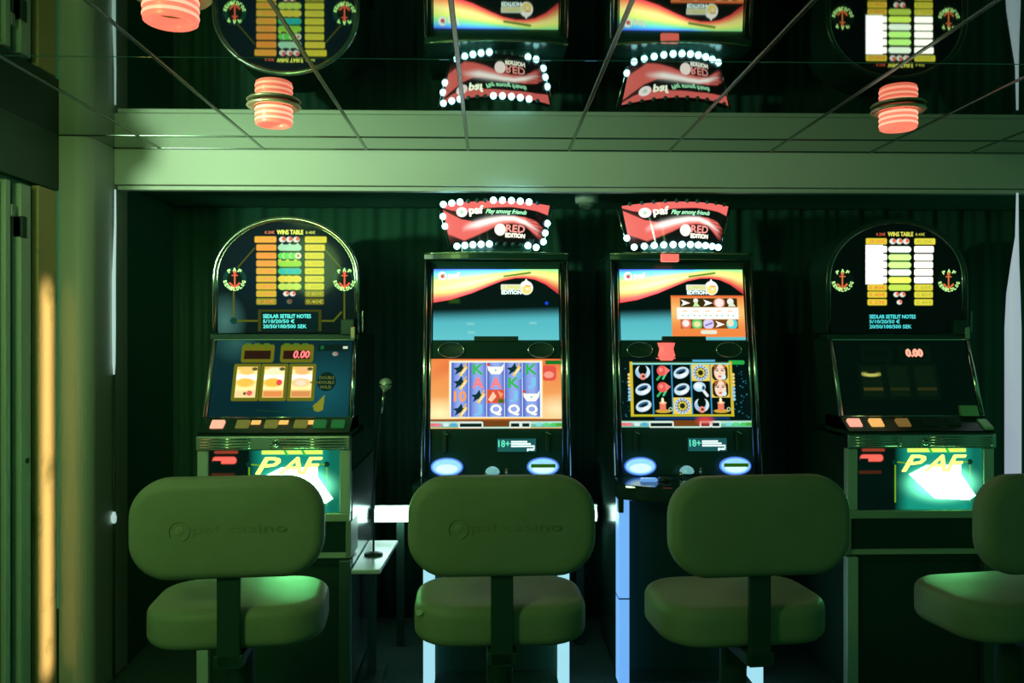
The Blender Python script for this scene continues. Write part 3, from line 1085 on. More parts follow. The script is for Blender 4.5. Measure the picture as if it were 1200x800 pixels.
mA = reel_machine('arched slot machine with lit blue reel glass and orange reels, left end of the row', 0.0, True)
D_C = W(1050.5, 395, 4.08)
mD = reel_machine('arched slot machine with white-flaring pay table and dark unlit reels, right end of the row', D_C.x - A_OX, False)
# chrome corner clip at the right-hand machine's shelf end, its green reflections painted in
part('corner_clip', prism_x([(-0.20, 1.262), (-0.16, 1.262), (-0.16, 1.31), (-0.18, 1.31)], 0.225, 0.305, 0.003), mat('clip_reflection', (0.45, 0.8, 0.4), 0.3, 0.3), mD)
part('corner_clip', prism_x([(-0.262, 1.204), (-0.20, 1.24), (-0.20, 1.25), (-0.262, 1.215)], 0.29, 0.335, 0.002), mat('clip_reflection', (0.45, 0.8, 0.4), 0.3, 0.3), mD)

# silver shelf on the left machine's side and the microphone standing on it
z_sh = CAM.z - 1.034
sh = thing('side_shelf', 'small silver shelf beside the left arched slot machine, behind the stools', 'shelf', (A_OX, OY, 0))
part('shelf_top', prism_z([(0.346, 3.84 - OY), (0.475, 3.84 - OY), (0.495, 4.40 - OY), (0.346, 4.40 - OY)], z_sh - 0.02, z_sh, 0.004), M_SILVER, sh)
part('shelf_post', box(0.38, 0.42, 0.0, 0.04, 0.012, z_sh - 0.02), M_BLACKM, sh)
part('foot_plate', box(0.35, 0.46, -0.1, 0.14, 0.0, 0.012), M_BLACKM, sh)
part('side_panel', box(0.3355, 0.343, 3.90 - OY, 4.60 - OY, 0.05, CAM.z - 0.60, 0.002), mat('side_steel', (0.40, 0.46, 0.48), 0.22, 0.9), mA)

mb = W(452, 450, 4.12)
ft = Vector((A_OX + 0.41, 4.10, z_sh))
t = thing('microphone', 'round-headed pale microphone on a thin dark stand between two machines', 'microphone', ft)
loc = mb - ft
h0 = W(450.5, 456, 4.12) - ft
h1 = W(446.5, 484, 4.12) - ft
part('grille', lathe([(0, -0.030), (0.016, -0.026), (0.027, -0.014), (0.0315, -0.003), (0.0315, 0.003), (0.028, 0.014), (0.018, 0.025), (0, 0.030)], 24), M_MIC, t, loc, smooth=True)
part('grille_band', lathe([(0.0318, -0.003), (0.033, 0), (0.0318, 0.003)], 24), M_CHROME, t, loc, smooth=True)
part('handle', tube([h0, h1], [0.016, 0.007], 14), M_CHROME, t, smooth=True)
part('stand', tube([h1, h1 + Vector((-0.012, 0, -0.12)), h1 + Vector((-0.035, 0, -0.36)), Vector((0, 0, 0.01))], 0.005, 8), M_BLACKM, t, smooth=True)
part('stand_foot', lathe([(0, 0), (0.045, 0), (0.045, 0.008), (0.01, 0.016), (0, 0.016)], 20), M_BLACKM, t, smooth=True)


# ================================================================== VIDEO MACHINES
B_C = W(581.5, 400, 4.05)
OYV = 4.05
PZ0, PY0, PK = 0.99, 3.96, 0.165        # front plane: y = PY0 + (z - PZ0) * PK


def swoosh_curve(X):
    cx = np.array([0, 20, 45, 65, 80, 95, 107, 118, 130, 145], float)
    cy = np.array([39.5, 36, 28, 19.5, 13.6, 10.6, 10.4, 12.4, 18, 29.5], float)
    return np.interp(X, cx, cy)


def rainbow(t):
    ks = np.array([0, 0.10, 0.26, 0.42, 0.60, 0.78, 0.9, 1.0])
    cs = lin(np.array([(70, 80, 225), (84, 190, 240), (140, 236, 150), (232, 246, 120), (255, 240, 150), (255, 170, 100), (250, 98, 88), (240, 70, 74)]))
    return np.stack([np.interp(t, ks, cs[:, k]) for k in range(3)], -1)


def top_art(kind):
    """upper screen, 145 x 83"""
    def fn(img, X, Y):
        put(img, np.ones(X.shape), (1, 16, 14))
        g = np.clip((Y - 45 + 4 * (X / 145 - 0.5)) / 18, 0, 1)
        g = g * g * (3 - 2 * g)
        put(img, g, (88, 190, 200))
        put(img, g * np.clip((Y - 64) / 25, 0, 1) * 0.5, (120, 215, 215))
        c = swoosh_curve(X)
        tt = np.clip(Y / np.maximum(c, 1), 0, 1.2)
        # the colour bands drift: right of the hump only red to green
        shift = np.clip((X - 84) / 30, 0, 1) * 0.25
        col = rainbow(np.clip(tt * (1 - shift) + shift, 0, 1))
        gain = 1.3 + 1.3 * np.exp(-((X - 45) / 40) ** 2)
        gain = gain * (1 - 0.55 * np.clip((X - 118) / 27, 0, 1) * np.clip(tt * 1.5 - 0.4, 0, 1))
        put(img, smooth(c - Y, 0.8), col * gain[..., None])
        put(img, m_line(X, Y, 82, 8.4, 112, 4.2, 2.6, 1.5) * smooth(c - Y, 0.8), (90, 150, 50))
        # emblem disc beside the words
        put(img, m_ell(X, Y, 107.5, 22, 7.8, 8.2), (246, 248, 236), 1.25)
        put(img, m_poly(X, Y, [(105, 15), (107.5, 11), (110, 15)]), (246, 248, 236), 1.2)
        put(img, m_ell(X, Y, 108, 24, 5.6, 5.2), (252, 226, 120), 1.1)
        put(img, m_ell(X, Y, 109, 23.4, 1.6), (255, 255, 255))
        put(img, m_line(X, Y, 107, 19.5, 112.5, 19.8, 1.2), (244, 150, 80))
        put(img, m_rrect(X, Y, 78, 18, 103, 25, 1.2), (235, 240, 230), 1.05)
        # maker's mark at the upper left
        put(img, m_ell(X, Y, 10, 8.2, 5.0), (255, 252, 244), 1.4)
        put(img, m_ell(X, Y, 10.4, 8.4, 2.4), (240, 84, 70))
        put(img, m_ell(X, Y, 12, 6.8, 1.4), (120, 230, 190))
        if kind == 'B':
            put(img, m_ell(X, Y, 131, 40, 2), (20, 70, 220))
            for x0, y0 in ((39, 63), (111, 62), (40, 73)):
                put(img, m_rect(X, Y, x0, y0, x0 + 8, y0 + 2.5, 2) * 0.4, (170, 235, 225))
            put(img, m_rect(X, Y, 18, 35, 30, 40, 3) * 0.5, (60, 100, 20))
        else:
            card = m_rect(X, Y, 59.5, 31, 145, 79.5)
            vv = np.clip((Y - 31) / 48, 0, 1)
            put(img, card, lin((246, 138, 66)) * (1 - 0.0 * vv[..., None]) + np.zeros(X.shape + (3,)))
            put(img, card * np.exp(-((Y - 50) / 12) ** 2) * 0.9, (255, 206, 120))
            put(img, m_rect(X, Y, 59.5, 31, 145, 33), (236, 112, 60))
            put(img, m_rect(X, Y, 70, 34, 137, 44.5), (58, 44, 12))
            put(img, m_rect(X, Y, 70, 59, 137, 69.5), (120, 66, 20))
            put(img, m_rect(X, Y, 66, 45, 138, 58.5, 1.2), (245, 248, 240), 1.15)
            for k in range(5):
                x = 76 + 13.2 * k
                put(img, m_line(X, Y, x - 3, 49, x + 1.5, 49, 1.2), (250, 206, 150))
                put(img, m_ell(X, Y, x - 3, 54.3, 0.9), (150, 190, 150))
                put(img, m_ell(X, Y, x + 3, 54.6, 1.0), (130, 230, 210))
            def dart(x, y):
                put(img, m_poly(X, Y, [(x - 5, y - 4), (x + 6, y + 0.3), (x - 5, y + 4), (x - 2.5, y)]), (246, 246, 238), 1.1)
            dart(76, 39.4)
            dart(102.5, 39.4)
            dart(115.6, 64.5)
            put(img, m_ell(X, Y, 88.5, 37, 2.8), (244, 248, 240))
            put(img, m_poly(X, Y, [(85, 44), (88, 37), (93.5, 44)]), (200, 245, 170))
            put(img, m_rrect(X, Y, 109.5, 34.3, 122.5, 44.3, 4), (250, 140, 110))
            put(img, m_ell(X, Y, 116, 39.4, 5), (255, 240, 232))
            put(img, m_ell(X, Y, 129, 38, 3.8), (246, 248, 240))
            put(img, m_poly(X, Y, [(126, 44), (130, 37), (135.5, 44)]), (236, 240, 210))
            put(img, m_rrect(X, Y, 70.5, 59, 82, 69.5, 3.5), (246, 120, 96))
            put(img, m_ell(X, Y, 76, 63.5, 4), (250, 246, 240))
            put(img, m_rrect(X, Y, 83, 59, 95, 69.5, 4), (96, 214, 110))
            put(img, m_ell(X, Y, 89, 64.5, 4.2, 3.4), (246, 236, 170))
            put(img, m_rrect(X, Y, 96.5, 59, 108.5, 69.5, 4), (226, 214, 250))
            put(img, m_line(X, Y, 99, 66, 106.5, 63, 1.6), (110, 90, 200))
            put(img, m_rrect(X, Y, 123.5, 59, 136, 69.5, 4), (80, 224, 230))
            put(img, m_ell(X, Y, 128, 63, 4, 4.4), (250, 236, 190))
            put(img, m_rrect(X, Y, 93, 71.5, 112, 76, 2.2), (236, 240, 214))
        return img
    return fn


def status_bar(img, X, Y):
    put(img, m_rect(X, Y, -1, 74, 157, 81), (110, 190, 160))
    put(img, m_rect(X, Y, -1, 74, 157, 76.5, 2), (190, 240, 220))
    for x, c in ((3, (236, 120, 120)), (9, (235, 130, 150)), (18, (216, 240, 240)), (27, (90, 170, 220)), (128, (130, 220, 220)), (137, (90, 220, 130)), (146, (70, 210, 90)), (152, (80, 170, 60))):
        put(img, m_rrect(X, Y, x - 3, 75.6, x + 4, 79.6, 1.5), c)
    put(img, m_rect(X, Y, 60, 73, 94, 82), (116, 66, 24))
    put(img, m_rect(X, Y, 62, 80, 94, 82), (190, 236, 216))
    for x0, x1 in ((33, 62.5), (93.5, 107), (107, 119)):
        put(img, m_rrect(X, Y, x0, 74, x1, 81.5, 1.5), (226, 244, 236))
        put(img, m_rect(X, Y, x0 + 1.8, 76, x1 - 1.8, 80), (6, 30, 24))
    return img


def low_art_B(img, X, Y):
    """lower screen of the orange game, 156 x 82"""
    vv = np.clip(Y / 74, 0, 1)[..., None]
    base = lin((236, 110, 60)) * (1 - vv) + lin((255, 196, 112)) * vv
    put(img, np.ones(X.shape), base, 1.0)
    wav = 0.5 + 0.5 * np.sin(Y * 0.22 + X * 0.06 + 1.2 * np.sin(X * 0.05))
    put(img, wav * 0.35, (255, 170, 90))
    put(img, np.clip(1 - np.hypot((X - 10) / 40, (Y - 64) / 20), 0, 1) * 0.9, (255, 250, 190), 1.1)
    put(img, np.clip(1 - np.hypot((X - 150) / 34, (Y - 60) / 20), 0, 1) * 0.9, (255, 244, 190), 1.0)
    put(img, m_rect(X, Y, -1, 71, 157, 75, 1.0), (150, 76, 24))
    put(img, m_rrect(X, Y, 132, 8, 150, 26, 5), (232, 84, 70))
    put(img, m_ell(X, Y, 141, 19, 6, 4), (250, 160, 140))
    put(img, m_rect(X, Y, 137, 2, 157, 6.5), (20, 120, 40))
    put(img, m_rect(X, Y, 21.5, 2, 133.5, 70), (255, 236, 170))
    put(img, m_rect(X, Y, 23, 3.5, 132, 68.8), (240, 246, 250), 1.1)
    cw, rh, x0, y0 = 21.3, 16.0, 24.4, 4.4
    for c in range(5):
        cx0 = x0 + c * cw
        cell = m_rect(X, Y, cx0, y0, cx0 + cw - 0.8, y0 + 4 * rh)
        u = np.abs((X - cx0 - cw / 2) / (cw / 2))
        col = lin((150, 176, 240)) * (1 - u[..., None] ** 2) + lin((44, 78, 190)) * u[..., None] ** 2
        put(img, cell, col)
    cen = lambda c, r_: (x0 + cw * (c + 0.5) - 0.4, y0 + rh * (r_ + 0.5))

    def figure(c, r_):
        x, y = cen(c, r_)
        put(img, m_poly(X, Y, [(x - 8, y - 1.5), (x - 2, y - 2.5), (x + 2, y - 8), (x + 3.5, y - 2.5), (x + 8, y - 3), (x + 3.5, y + 1.5), (x + 5, y + 7), (x, y + 3), (x - 6, y + 7), (x - 4, y + 1.5)]), (14, 48, 60))
        put(img, m_line(X, Y, x + 1, y + 6.5, x + 7, y - 2, 3.6), (250, 214, 100))
        put(img, m_line(X, Y, x + 2.5, y + 5, x + 6.5, y - 0.5, 1.4), (255, 250, 220))
        put(img, m_line(X, Y, x + 5, y - 3, x + 7.5, y - 7, 1.6), (240, 190, 90))

    def bowl(c, r_):
        x, y = cen(c, r_)
        put(img, m_poly(X, Y, [(x - 10, y - 6), (x - 7, y - 3), (x + 7, y - 3), (x + 10, y - 7), (x + 9, y + 1), (x + 5, y + 6), (x - 5, y + 6), (x - 9, y + 1)]), (250, 248, 232), 1.15)
        put(img, m_ell(X, Y, x - 8.5, y - 5.5, 2), (200, 80, 60))
        put(img, m_ell(X, Y, x, y + 1, 1.3), (90, 214, 226))
    for c, r_ in ((0, 0), (3, 0), (0, 1), (1, 2), (0, 3)):
        figure(c, r_)
    bowl(2, 0)
    bowl(4, 2)
    x, y = cen(2, 2)
    put(img, m_rect(X, Y, x - 10.4, y - 8, x + 10.4, y + 8), (226, 84, 58))
    put(img, m_poly(X, Y, [(x - 9, y + 4), (x - 3, y - 6), (x + 1, y), (x - 5, y + 7)]), (255, 210, 170))
    put(img, m_poly(X, Y, [(x + 2, y - 7), (x + 9, y - 3), (x + 6, y + 2)]), (255, 160, 120))
    put(img, m_rect(X, Y, x + 3, y + 3, x + 10.4, y + 8, 2), (70, 110, 40))
    put(img, m_ell(X, Y, x0 + 4 * cw - 4, 20, 4.5) * 0.6, (120, 190, 240))
    return status_bar(img, X, Y)


def low_art_C(img, X, Y):
    """lower screen of the dark game, 156 x 82"""
    put(img, np.ones(X.shape), (2, 18, 18))
    rng = random.Random(3)
    for k in range(40):
        x, y = rng.choice([rng.uniform(1, 10), rng.uniform(136, 154)]), rng.uniform(8, 70)
        put(img, m_ell(X, Y, x, y, rng.uniform(0.4, 0.9)) * 0.8, (40, 140, 160))
    put(img, m_rect(X, Y, 40, 69, 130, 72, 2) * 0.6, (20, 70, 130))
    put(img, m_rect(X, Y, 88, 1.5, 115, 4.5, 2), (90, 190, 230))
    put(img, m_rrect(X, Y, 131, 2, 151, 7, 2), (40, 170, 70))
    put(img, m_rect(X, Y, 11.5, 3.5, 135.5, 68.5), (60, 70, 20))
    put(img, m_rect(X, Y, 11.5, 3.5, 15, 68.5), (214, 190, 50))
    put(img, m_rect(X, Y, 132, 3.5, 135.5, 68.5), (214, 190, 50))
    put(img, m_rect(X, Y, 11.5, 66, 135.5, 68.5), (196, 190, 40))
    put(img, m_rect(X, Y, 14, 5, 133, 7), (150, 236, 220))
    for k in range(8):
        put(img, m_ell(X, Y, 10.6, 19 + 4.2 * k, 1.8), (240, 214, 120) if k < 4 else (150, 210, 240))
        put(img, m_ell(X, Y, 136.4, 19 + 4.2 * k, 1.8), (240, 214, 120) if k < 4 else (150, 210, 240))
    cw, rh, x0, y0 = 23.3, 19.6, 15.5, 7.0
    for c in range(5):
        put(img, m_rect(X, Y, x0 + c * cw, y0, x0 + (c + 1) * cw, y0 + 3 * rh), (1, 12, 10))
        if c:
            put(img, m_line(X, Y, x0 + c * cw, y0, x0 + c * cw, y0 + 3 * rh, 1.6), (60, 150, 200))
    cen = lambda c, r_: (x0 + cw * (c + 0.5), y0 + rh * (r_ + 0.5))

    def crescent(c, r_):
        x, y = cen(c, r_)
        m = m_ell(X, Y, x, y - 1, 8.8, 8.2) - m_ell(X, Y, x, y - 3.5, 5.2, 6.2)
        put(img, np.clip(m, 0, 1) * smooth(Y - (y - 8), 1), (214, 240, 246))
        put(img, np.clip(m_ell(X, Y, x - 2, y + 1, 7, 6) * m * 0.5, 0, 1), (90, 150, 220))
        put(img, m_ell(X, Y, x, y + 4.5, 3.8), (244, 150, 130))
        put(img, m_ell(X, Y, x + 0.6, y + 4.2, 1.6), (90, 24, 24))

    def rose(c, r_):
        x, y = cen(c, r_)
        put(img, m_line(X, Y, x - 6, y + 8, x - 2, y + 3, 2.4), (60, 190, 110))
        put(img, m_line(X, Y, x + 1, y + 7, x + 4, y + 2, 2.4), (70, 210, 150))
        put(img, m_ell(X, Y, x, y - 2.5, 6.2, 6), (238, 92, 84))
        put(img, m_poly(X, Y, [(x + 3, y - 8), (x + 10, y - 3), (x + 4, y + 3)]), (246, 128, 118))
        put(img, m_ell(X, Y, x - 1.5, y - 3.5, 2.4), (250, 150, 136))

    def plate(c, r_):
        x, y = cen(c, r_)
        put(img, m_ell(X, Y, x, y, 9.6, 6.6, rot=-0.35), (210, 236, 246))
        put(img, m_ell(X, Y, x - 0.5, y - 1.6, 6.6, 2.6, rot=-0.35), (40, 90, 130))
        put(img, m_ell(X, Y, x + 0.5, y - 0.4, 5, 1.5, rot=-0.35), (2, 16, 20))
        put(img, m_ell(X, Y, x + 2.5, y + 3, 4.6, 2, rot=-0.35), (250, 250, 255))

    def wheel(c, r_):
        x, y = cen(c, r_)
        put(img, m_rect(X, Y, x - cw / 2 + 0.6, y - rh / 2, x + cw / 2 - 0.6, y + rh / 2), (240, 214, 84))
        put(img, m_ell(X, Y, x, y, 9.4), (200, 222, 236))
        for k in range(14):
            a = 2 * PI * k / 14
            put(img, m_ell(X, Y, x + 8 * math.cos(a), y + 8 * math.sin(a), 0.9), (80, 110, 200))
        put(img, m_ell(X, Y, x, y, 6.4), (40, 46, 20))
        for k in range(9):
            a = 2 * PI * k / 9
            put(img, m_ell(X, Y, x + 4.4 * math.cos(a), y + 4.4 * math.sin(a), 1.35), (232, 214, 90))
        put(img, m_ell(X, Y, x, y, 1.5), (30, 30, 16))

    def lady(c, r_):
        x, y = cen(c, r_)
        put(img, m_rect(X, Y, x - cw / 2 + 0.6, y - rh / 2, x + cw / 2 - 0.6, y + rh / 2), (240, 206, 80))
        put(img, m_rrect(X, Y, x - 9.6, y - 9, x + 9.6, y + 9, 5), (46, 34, 16))
        put(img, m_ell(X, Y, x, y - 0.5, 6.8, 9.4), (255, 222, 196))
        put(img, m_poly(X, Y, [(x - 7, y - 10), (x - 1, y - 10), (x - 6, y - 2)]), (170, 96, 50))
        put(img, m_poly(X, Y, [(x + 7, y - 10), (x + 3, y - 10), (x + 6.5, y - 2)]), (200, 130, 80))
        for s in (-1, 1):
            put(img, m_ell(X, Y, x + s * 3.2, y - 2.6, 1.7, 0.8), (40, 60, 60))
            put(img, m_line(X, Y, x + s * 1.6, y - 4.6, x + s * 5, y - 4.9, 0.7), (120, 80, 50))
        put(img, m_line(X, Y, x, y - 2, x + 0.8, y + 1.8, 0.7), (240, 180, 140))
        put(img, m_ell(X, Y, x, y + 4.4, 2.2, 1.1), (226, 90, 84))
        put(img, m_ell(X, Y, x + 4.6, y + 5, 2.6, 3.2), (220, 244, 250))

    def magnifier(c, r_):
        x, y = cen(c, r_)
        put(img, m_line(X, Y, x + 3, y + 2, x + 7, y + 7.5, 3.4), (236, 244, 246))
        put(img, m_ell(X, Y, x - 2, y - 3, 7.4, 5.8), (190, 232, 244))
        put(img, m_ell(X, Y, x - 3.4, y - 4, 4.6, 3.4), (240, 250, 252))
        put(img, m_ell(X, Y, x + 2.8, y - 1.6, 1.6, 2.4), (20, 70, 100))

    def candle(c, r_):
        x, y = cen(c, r_)
        put(img, m_ell(X, Y, x, y + 6.2, 9, 2.2), (214, 170, 60))
        put(img, m_rect(X, Y, x - 4, y - 3.6, x + 3.4, y + 5.4), (240, 128, 96))
        put(img, m_ell(X, Y, x, y - 3.6, 4, 1.6), (255, 200, 160))
        put(img, m_ell(X, Y, x - 0.4, y - 6.6, 1.5, 3), (255, 244, 190), 1.2)
        put(img, m_ell(X, Y, x + 9, y + 4, 2.4) - m_ell(X, Y, x + 9, y + 4, 1.4), (190, 220, 170))
    for c, r_ in ((0, 0), (3, 2)):
        crescent(c, r_)
    rose(1, 0)
    rose(1, 1)
    for c, r_ in ((2, 0), (0, 1), (2, 1), (0, 2)):
        plate(c, r_)
    wheel(3, 0)
    wheel(2, 2)
    lady(4, 0)
    lady(4, 1)
    magnifier(3, 1)
    candle(1, 2)
    candle(4, 2)
    status_bar(img, X, Y)
    put(img, m_ell(X, Y, 100, 73.5, 9, 5, 5) * 0.8, (230, 70, 60))  # red lamp reflection painted over the status bar
    return img


def topper_art(img, X, Y):
    """curved sign, 124 x 50"""
    put(img, np.ones(X.shape), (10, 12, 10))
    # red fields and the bright band that sweeps across
    top_edge = np.interp(X, [0, 10, 26, 50, 80, 110, 124], [3, 8, 12.5, 8.5, 7, 9, 12])
    put(img, smooth(top_edge - Y, 1.2), (246, 114, 106))
    band_top = np.interp(X, [0, 8, 20, 34, 50, 64, 80, 96, 110, 118, 124], [6, 12, 20, 24, 22, 19.5, 18, 18, 21, 26, 30])
    band_bot = np.interp(X, [0, 8, 20, 34, 50, 64, 80, 96, 110, 118, 124], [36, 40, 46, 42, 36, 29.5, 26.5, 27, 37, 42, 44])
    inside = np.minimum(smooth(Y - band_top, 1.5), smooth(band_bot - Y, 2.5))
    rays = 0.5 + 0.5 * np.sin(np.arctan2(Y - 22, X - 84) * 46)
    inside = inside * np.where(X > 98, 0.45 + 0.55 * rays, 1.0) * np.clip((124 - X) / 12, 0, 1)
    put(img, inside, (246, 112, 102))
    mid = np.interp(X, [0, 26, 40, 54, 70, 84, 98, 114, 124], [40, 30, 27.5, 24, 21, 20.6, 24.5, 32, 36])
    hl = np.exp(-((Y - mid) / (2.6 + 1.6 * np.exp(-((X - 45) / 25) ** 2))) ** 2) * np.clip((X - 18) / 22, 0, 1) * np.clip((118 - X) / 22, 0, 1)
    put(img, hl, (255, 250, 240), 1.3)
    put(img, np.exp(-((Y - 26) / 12) ** 2) * np.clip(1 - X / 20, 0, 1) * 0.6, (250, 130, 120))
    # discs of the two marks
    put(img, m_ell(X, Y, 22, 11.4, 6.6, 6.0), (255, 240, 236), 1.25)
    put(img, m_ell(X, Y, 22, 11.4, 2.4), (190, 236, 200), 1.1)
    put(img, m_ell(X, Y, 67, 34.5, 7.0, 7.2), (255, 238, 228), 1.25)
    return img


def video_machine(label, x, kind, lit_bulbs, off_bulbs):
    O = Vector((B_C.x, OYV, 0))
    t = thing('slot_machine', label, 'slot machine', (x, OYV, 0), group='video slot machines')

    def plane(xx, z, off=0.0):
        return Vector((xx, PY0 + (z - PZ0) * PK - off - OYV, z))

    def zof(py):
        P0 = Vector((0, PY0, PZ0))
        N = Vector((0, 1, -PK)).normalized()
        return hit(581.5, py, P0, N).z
    zt = 2.0
    yb = 4.68 - OYV
    pl = [(PY0 + 0.012 - OYV, PZ0 - 0.06), (PY0 + 0.012 - OYV, PZ0), (PY0 + 0.012 + (zt - PZ0) * PK - OYV, zt), (yb, zt), (yb, 0.07), (3.99 - OYV, 0.07), (3.99 - OYV, PZ0 - 0.06)]
    part('cabinet', prism_x(pl, -0.325, 0.325), M_BLACK, t)
    part('plinth', box(-0.31, 0.31, 4.02 - OYV, yb - 0.02, 0.0, 0.07), M_BLACKM, t)
    # chrome side rails, doubled
    for s in (-1, 1):
        a, b = plane(s * 0.338, PZ0 - 0.005, 0.008), plane(s * 0.338, 1.995, 0.008)
        part('side_rail', tube([a, b], 0.011, 8), M_CHROME, t, smooth=True)
        a, b = plane(s * 0.312, PZ0, 0.004), plane(s * 0.312, 1.985, 0.004)
        part('inner_rail', tube([a, b], 0.006, 8), M_CHROME, t, smooth=True)
        a, b = plane(s * 0.345, PZ0 - 0.005, -0.03), plane(s * 0.345, 1.995, -0.03)
        part('side_cheek', prism_x([(PY0 - OYV, PZ0 - 0.03), (PY0 + (zt - PZ0) * PK - OYV, zt + 0.005), (yb, zt + 0.005), (yb, PZ0 - 0.03)], s * 0.326, s * 0.346), M_BLACK, t)
    # bowed cap on top
    n = 16
    front = [(0.345 * (2 * k / n - 1), plane(0, zt).y - 0.015 - 0.055 * (1 - (2 * k / n - 1) ** 2)) for k in range(n + 1)]
    part('top_cap', prism_z(front + [(0.345, yb), (-0.345, yb)], zt, zt + 0.035, 0.004), M_BLACK, t)
    part('cap_trim', tube([(xx, yy - 0.002, zt + 0.030) for xx, yy in front], 0.005, 8), mat('green_trim', (0.35, 0.55, 0.30), 0.25, 0.9), t, smooth=True)
    part('neck', box(-0.13, 0.13, 0.13, 0.22, zt + 0.035, zt + 0.10, 0.01), M_BLACK, t)
    # upper screen
    z0, z1 = zof(398.5), zof(315.5)
    pu = Panel(plane(-0.300, z1), plane(0.300, z1), plane(-0.300, z0), plane(0.300, z0), 145, 83)
    us = art('upper_screen', pu, top_art(kind), t, M_ART, 2.6, 0.004)
    Print(pu, us, 0.0055).add('EDITION', 79, 25.5, 101.5, 29.6, bold=0.35).done(M_WHITEGLOW, 'lettering')
    Print(pu, us, 0.0056).add('SUMMER', 79.5, 19.2, 101, 24.2, bold=0.2).done(M_YELTXT, 'lettering')
    Print(pu, us, 0.0055).add('paf', 17, 4, 30, 13, bold=0.5).done(M_WARMWHITE, 'lettering')
    # speaker band
    zs0, zs1 = zof(420), zof(399)
    part('speaker_band', prism_x([(plane(0, zs0, 0.010).y, zs0 + 0.003), (plane(0, zs1, 0.010).y, zs1 - 0.003), (plane(0, zs1, -0.01).y, zs1 - 0.003), (plane(0, zs0, -0.01).y, zs0 + 0.003)], -0.302, 0.302), M_BLACK, t)
    ang = math.atan(PK)
    for s in (-1, 1):
        c = plane(s * 0.213, zof(410), 0.012)
        bm = lathe([(0.0, 0.001), (0.046, 0.001), (0.058, 0.004)], 32)
        for v in bm.verts:
            v.co.x *= 1.0
            v.co.y *= 0.55
        sp = part('speaker', bm, M_BLACKM, t, c, (PI / 2 - ang, 0, 0), True)
        bm = tube([(0.060 * math.cos(a), 0.034 * math.sin(a), 0.005) for a in np.linspace(0, 2 * PI, 36, endpoint=False)], 0.0035, 6, True)
        part('speaker_rim', bm, M_CHROME, sp, smooth=True)
    part('screen_clip', box(-0.105, 0.105, -0.008, 0.012, -0.012, 0.012, 0.003), M_BLACKM, t, plane(0, zof(397), 0.012), (-ang, 0, 0))
    if kind == 'C':  # red glowing parts stand in for reflections of the pink lamps
        c = plane(-0.085, zof(412), 0.012)
        part('red_reflection', lathe([(0.05, 0), (0.045, -0.02), (0.055, -0.04), (0.045, -0.062), (0, -0.064)] if False else [(0, -0.042), (0.045, -0.042), (0.056, -0.02), (0.046, 0.012), (0.050, 0.042), (0, 0.044)], 24), M_REDGLOW, t, c + Vector((0, 0.035, 0)), smooth=True, label='red glow standing in for a lamp reflection in the speaker band')
        part('red_reflection', box(-0.045, 0.045, -0.012, 0.01, -0.024, 0.024, 0.008), M_REDGLOW, t, (-0.065, plane(0, zt).y - 0.06, zt + 0.012), label='red glow standing in for a lamp reflection on the top cap')
    # lower screen
    z0, z1 = zof(502), zof(420.5)
    pw = Panel(plane(-0.308, z1), plane(0.308, z1), plane(-0.308, z0), plane(0.308, z0), 156, 82)
    ls = art('lower_screen', pw, low_art_B if kind == 'B' else low_art_C, t, M_ART, 2.6, 0.005)
    if kind == 'B':
        cw, rh, x0, y0 = 21.3, 16.0, 24.4, 4.4

        def sym(ch, cells, m, wd=6.0):
            pr = Print(pw, ls, 0.0068)
            for c_, r_ in cells:
                cx, cy = x0 + cw * (c_ + 0.5), y0 + rh * (r_ + 0.5)
                pr.add(ch, cx - wd, cy - 6, cx + wd, cy + 6, bold=0.5)
            pr.done(m, 'symbol_lettering')
        sym('K', [(1, 0), (4, 0), (3, 1)], M_GREENTXT)
        sym('A', [(1, 1), (2, 1)], M_REDDIG)
        sym('J', [(4, 1), (3, 2), (1, 3)], M_BLUETXT, 4.5)
        sym('Q', [(2, 3), (3, 3), (4, 3)], M_WARMWHITE, 6.5)
        sym('10', [(0, 2)], M_ORNTXT, 7)
    # dark glass strip with age sticker
    c0, c1 = plane(0.0, zof(529), 0.006), plane(0.0, zof(514), 0.006)
    sx0, sx1 = 0.005, 0.185
    st = Panel((sx0, c1.y, c1.z), (sx1, c1.y, c1.z), (sx0, c0.y, c0.z), (sx1, c0.y, c0.z), 44, 15)
    so_ = part('age_sticker', prism_x([(c1.y - 0.0005, c1.z), (c1.y + 0.012, c1.z), (c0.y + 0.012, c0.z), (c0.y - 0.0005, c0.z)], sx0, sx1), mat('sticker_teal', (0.02, 0.10, 0.11), 0.4, emit=(0.01, 0.08, 0.09), strength=1.0), t)
    Print(st, so_, 0.002).add('18+', 1.2, 1.6, 14, 9.5, bold=0.2).done(M_TEALTXT, 'lettering')
    vs, fs = [], []
    for k, (xa, xb) in enumerate(((15.5, 34), (15.5, 38), (15.5, 42.5))):
        b = len(vs)
        vs += [st.pt(xa, 2.4 + 2.6 * k, 0.002), st.pt(xb, 2.4 + 2.6 * k, 0.002), st.pt(xb, 4.4 + 2.6 * k, 0.002), st.pt(xa, 4.4 + 2.6 * k, 0.002)]
        fs.append((b, b + 1, b + 2, b + 3))
    link('print_line', mesh(vs, fs), M_WHITEGLOW, so_)
    Print(st, so_, 0.002).add('paf', 34, 10.5, 42.5, 14.4, bold=0.4).done(M_WHITEGLOW, 'lettering')
    for s in (-1, 1):
        part('card_slot', box(-0.010, 0.010, -0.008, 0.006, -0.05, 0.05, 0.003), M_BLACKM, t, plane(s * 0.240 - 0.002, zof(517), 0.006), (-ang, 0, 0))
        part('slot_tip', box(-0.012, 0.012, -0.012, 0.0, -0.004, 0.004, 0.002), M_CHROME, t, plane(s * 0.240 + 0.004, zof(507.5), 0.008), (-ang, 0.5, 0))
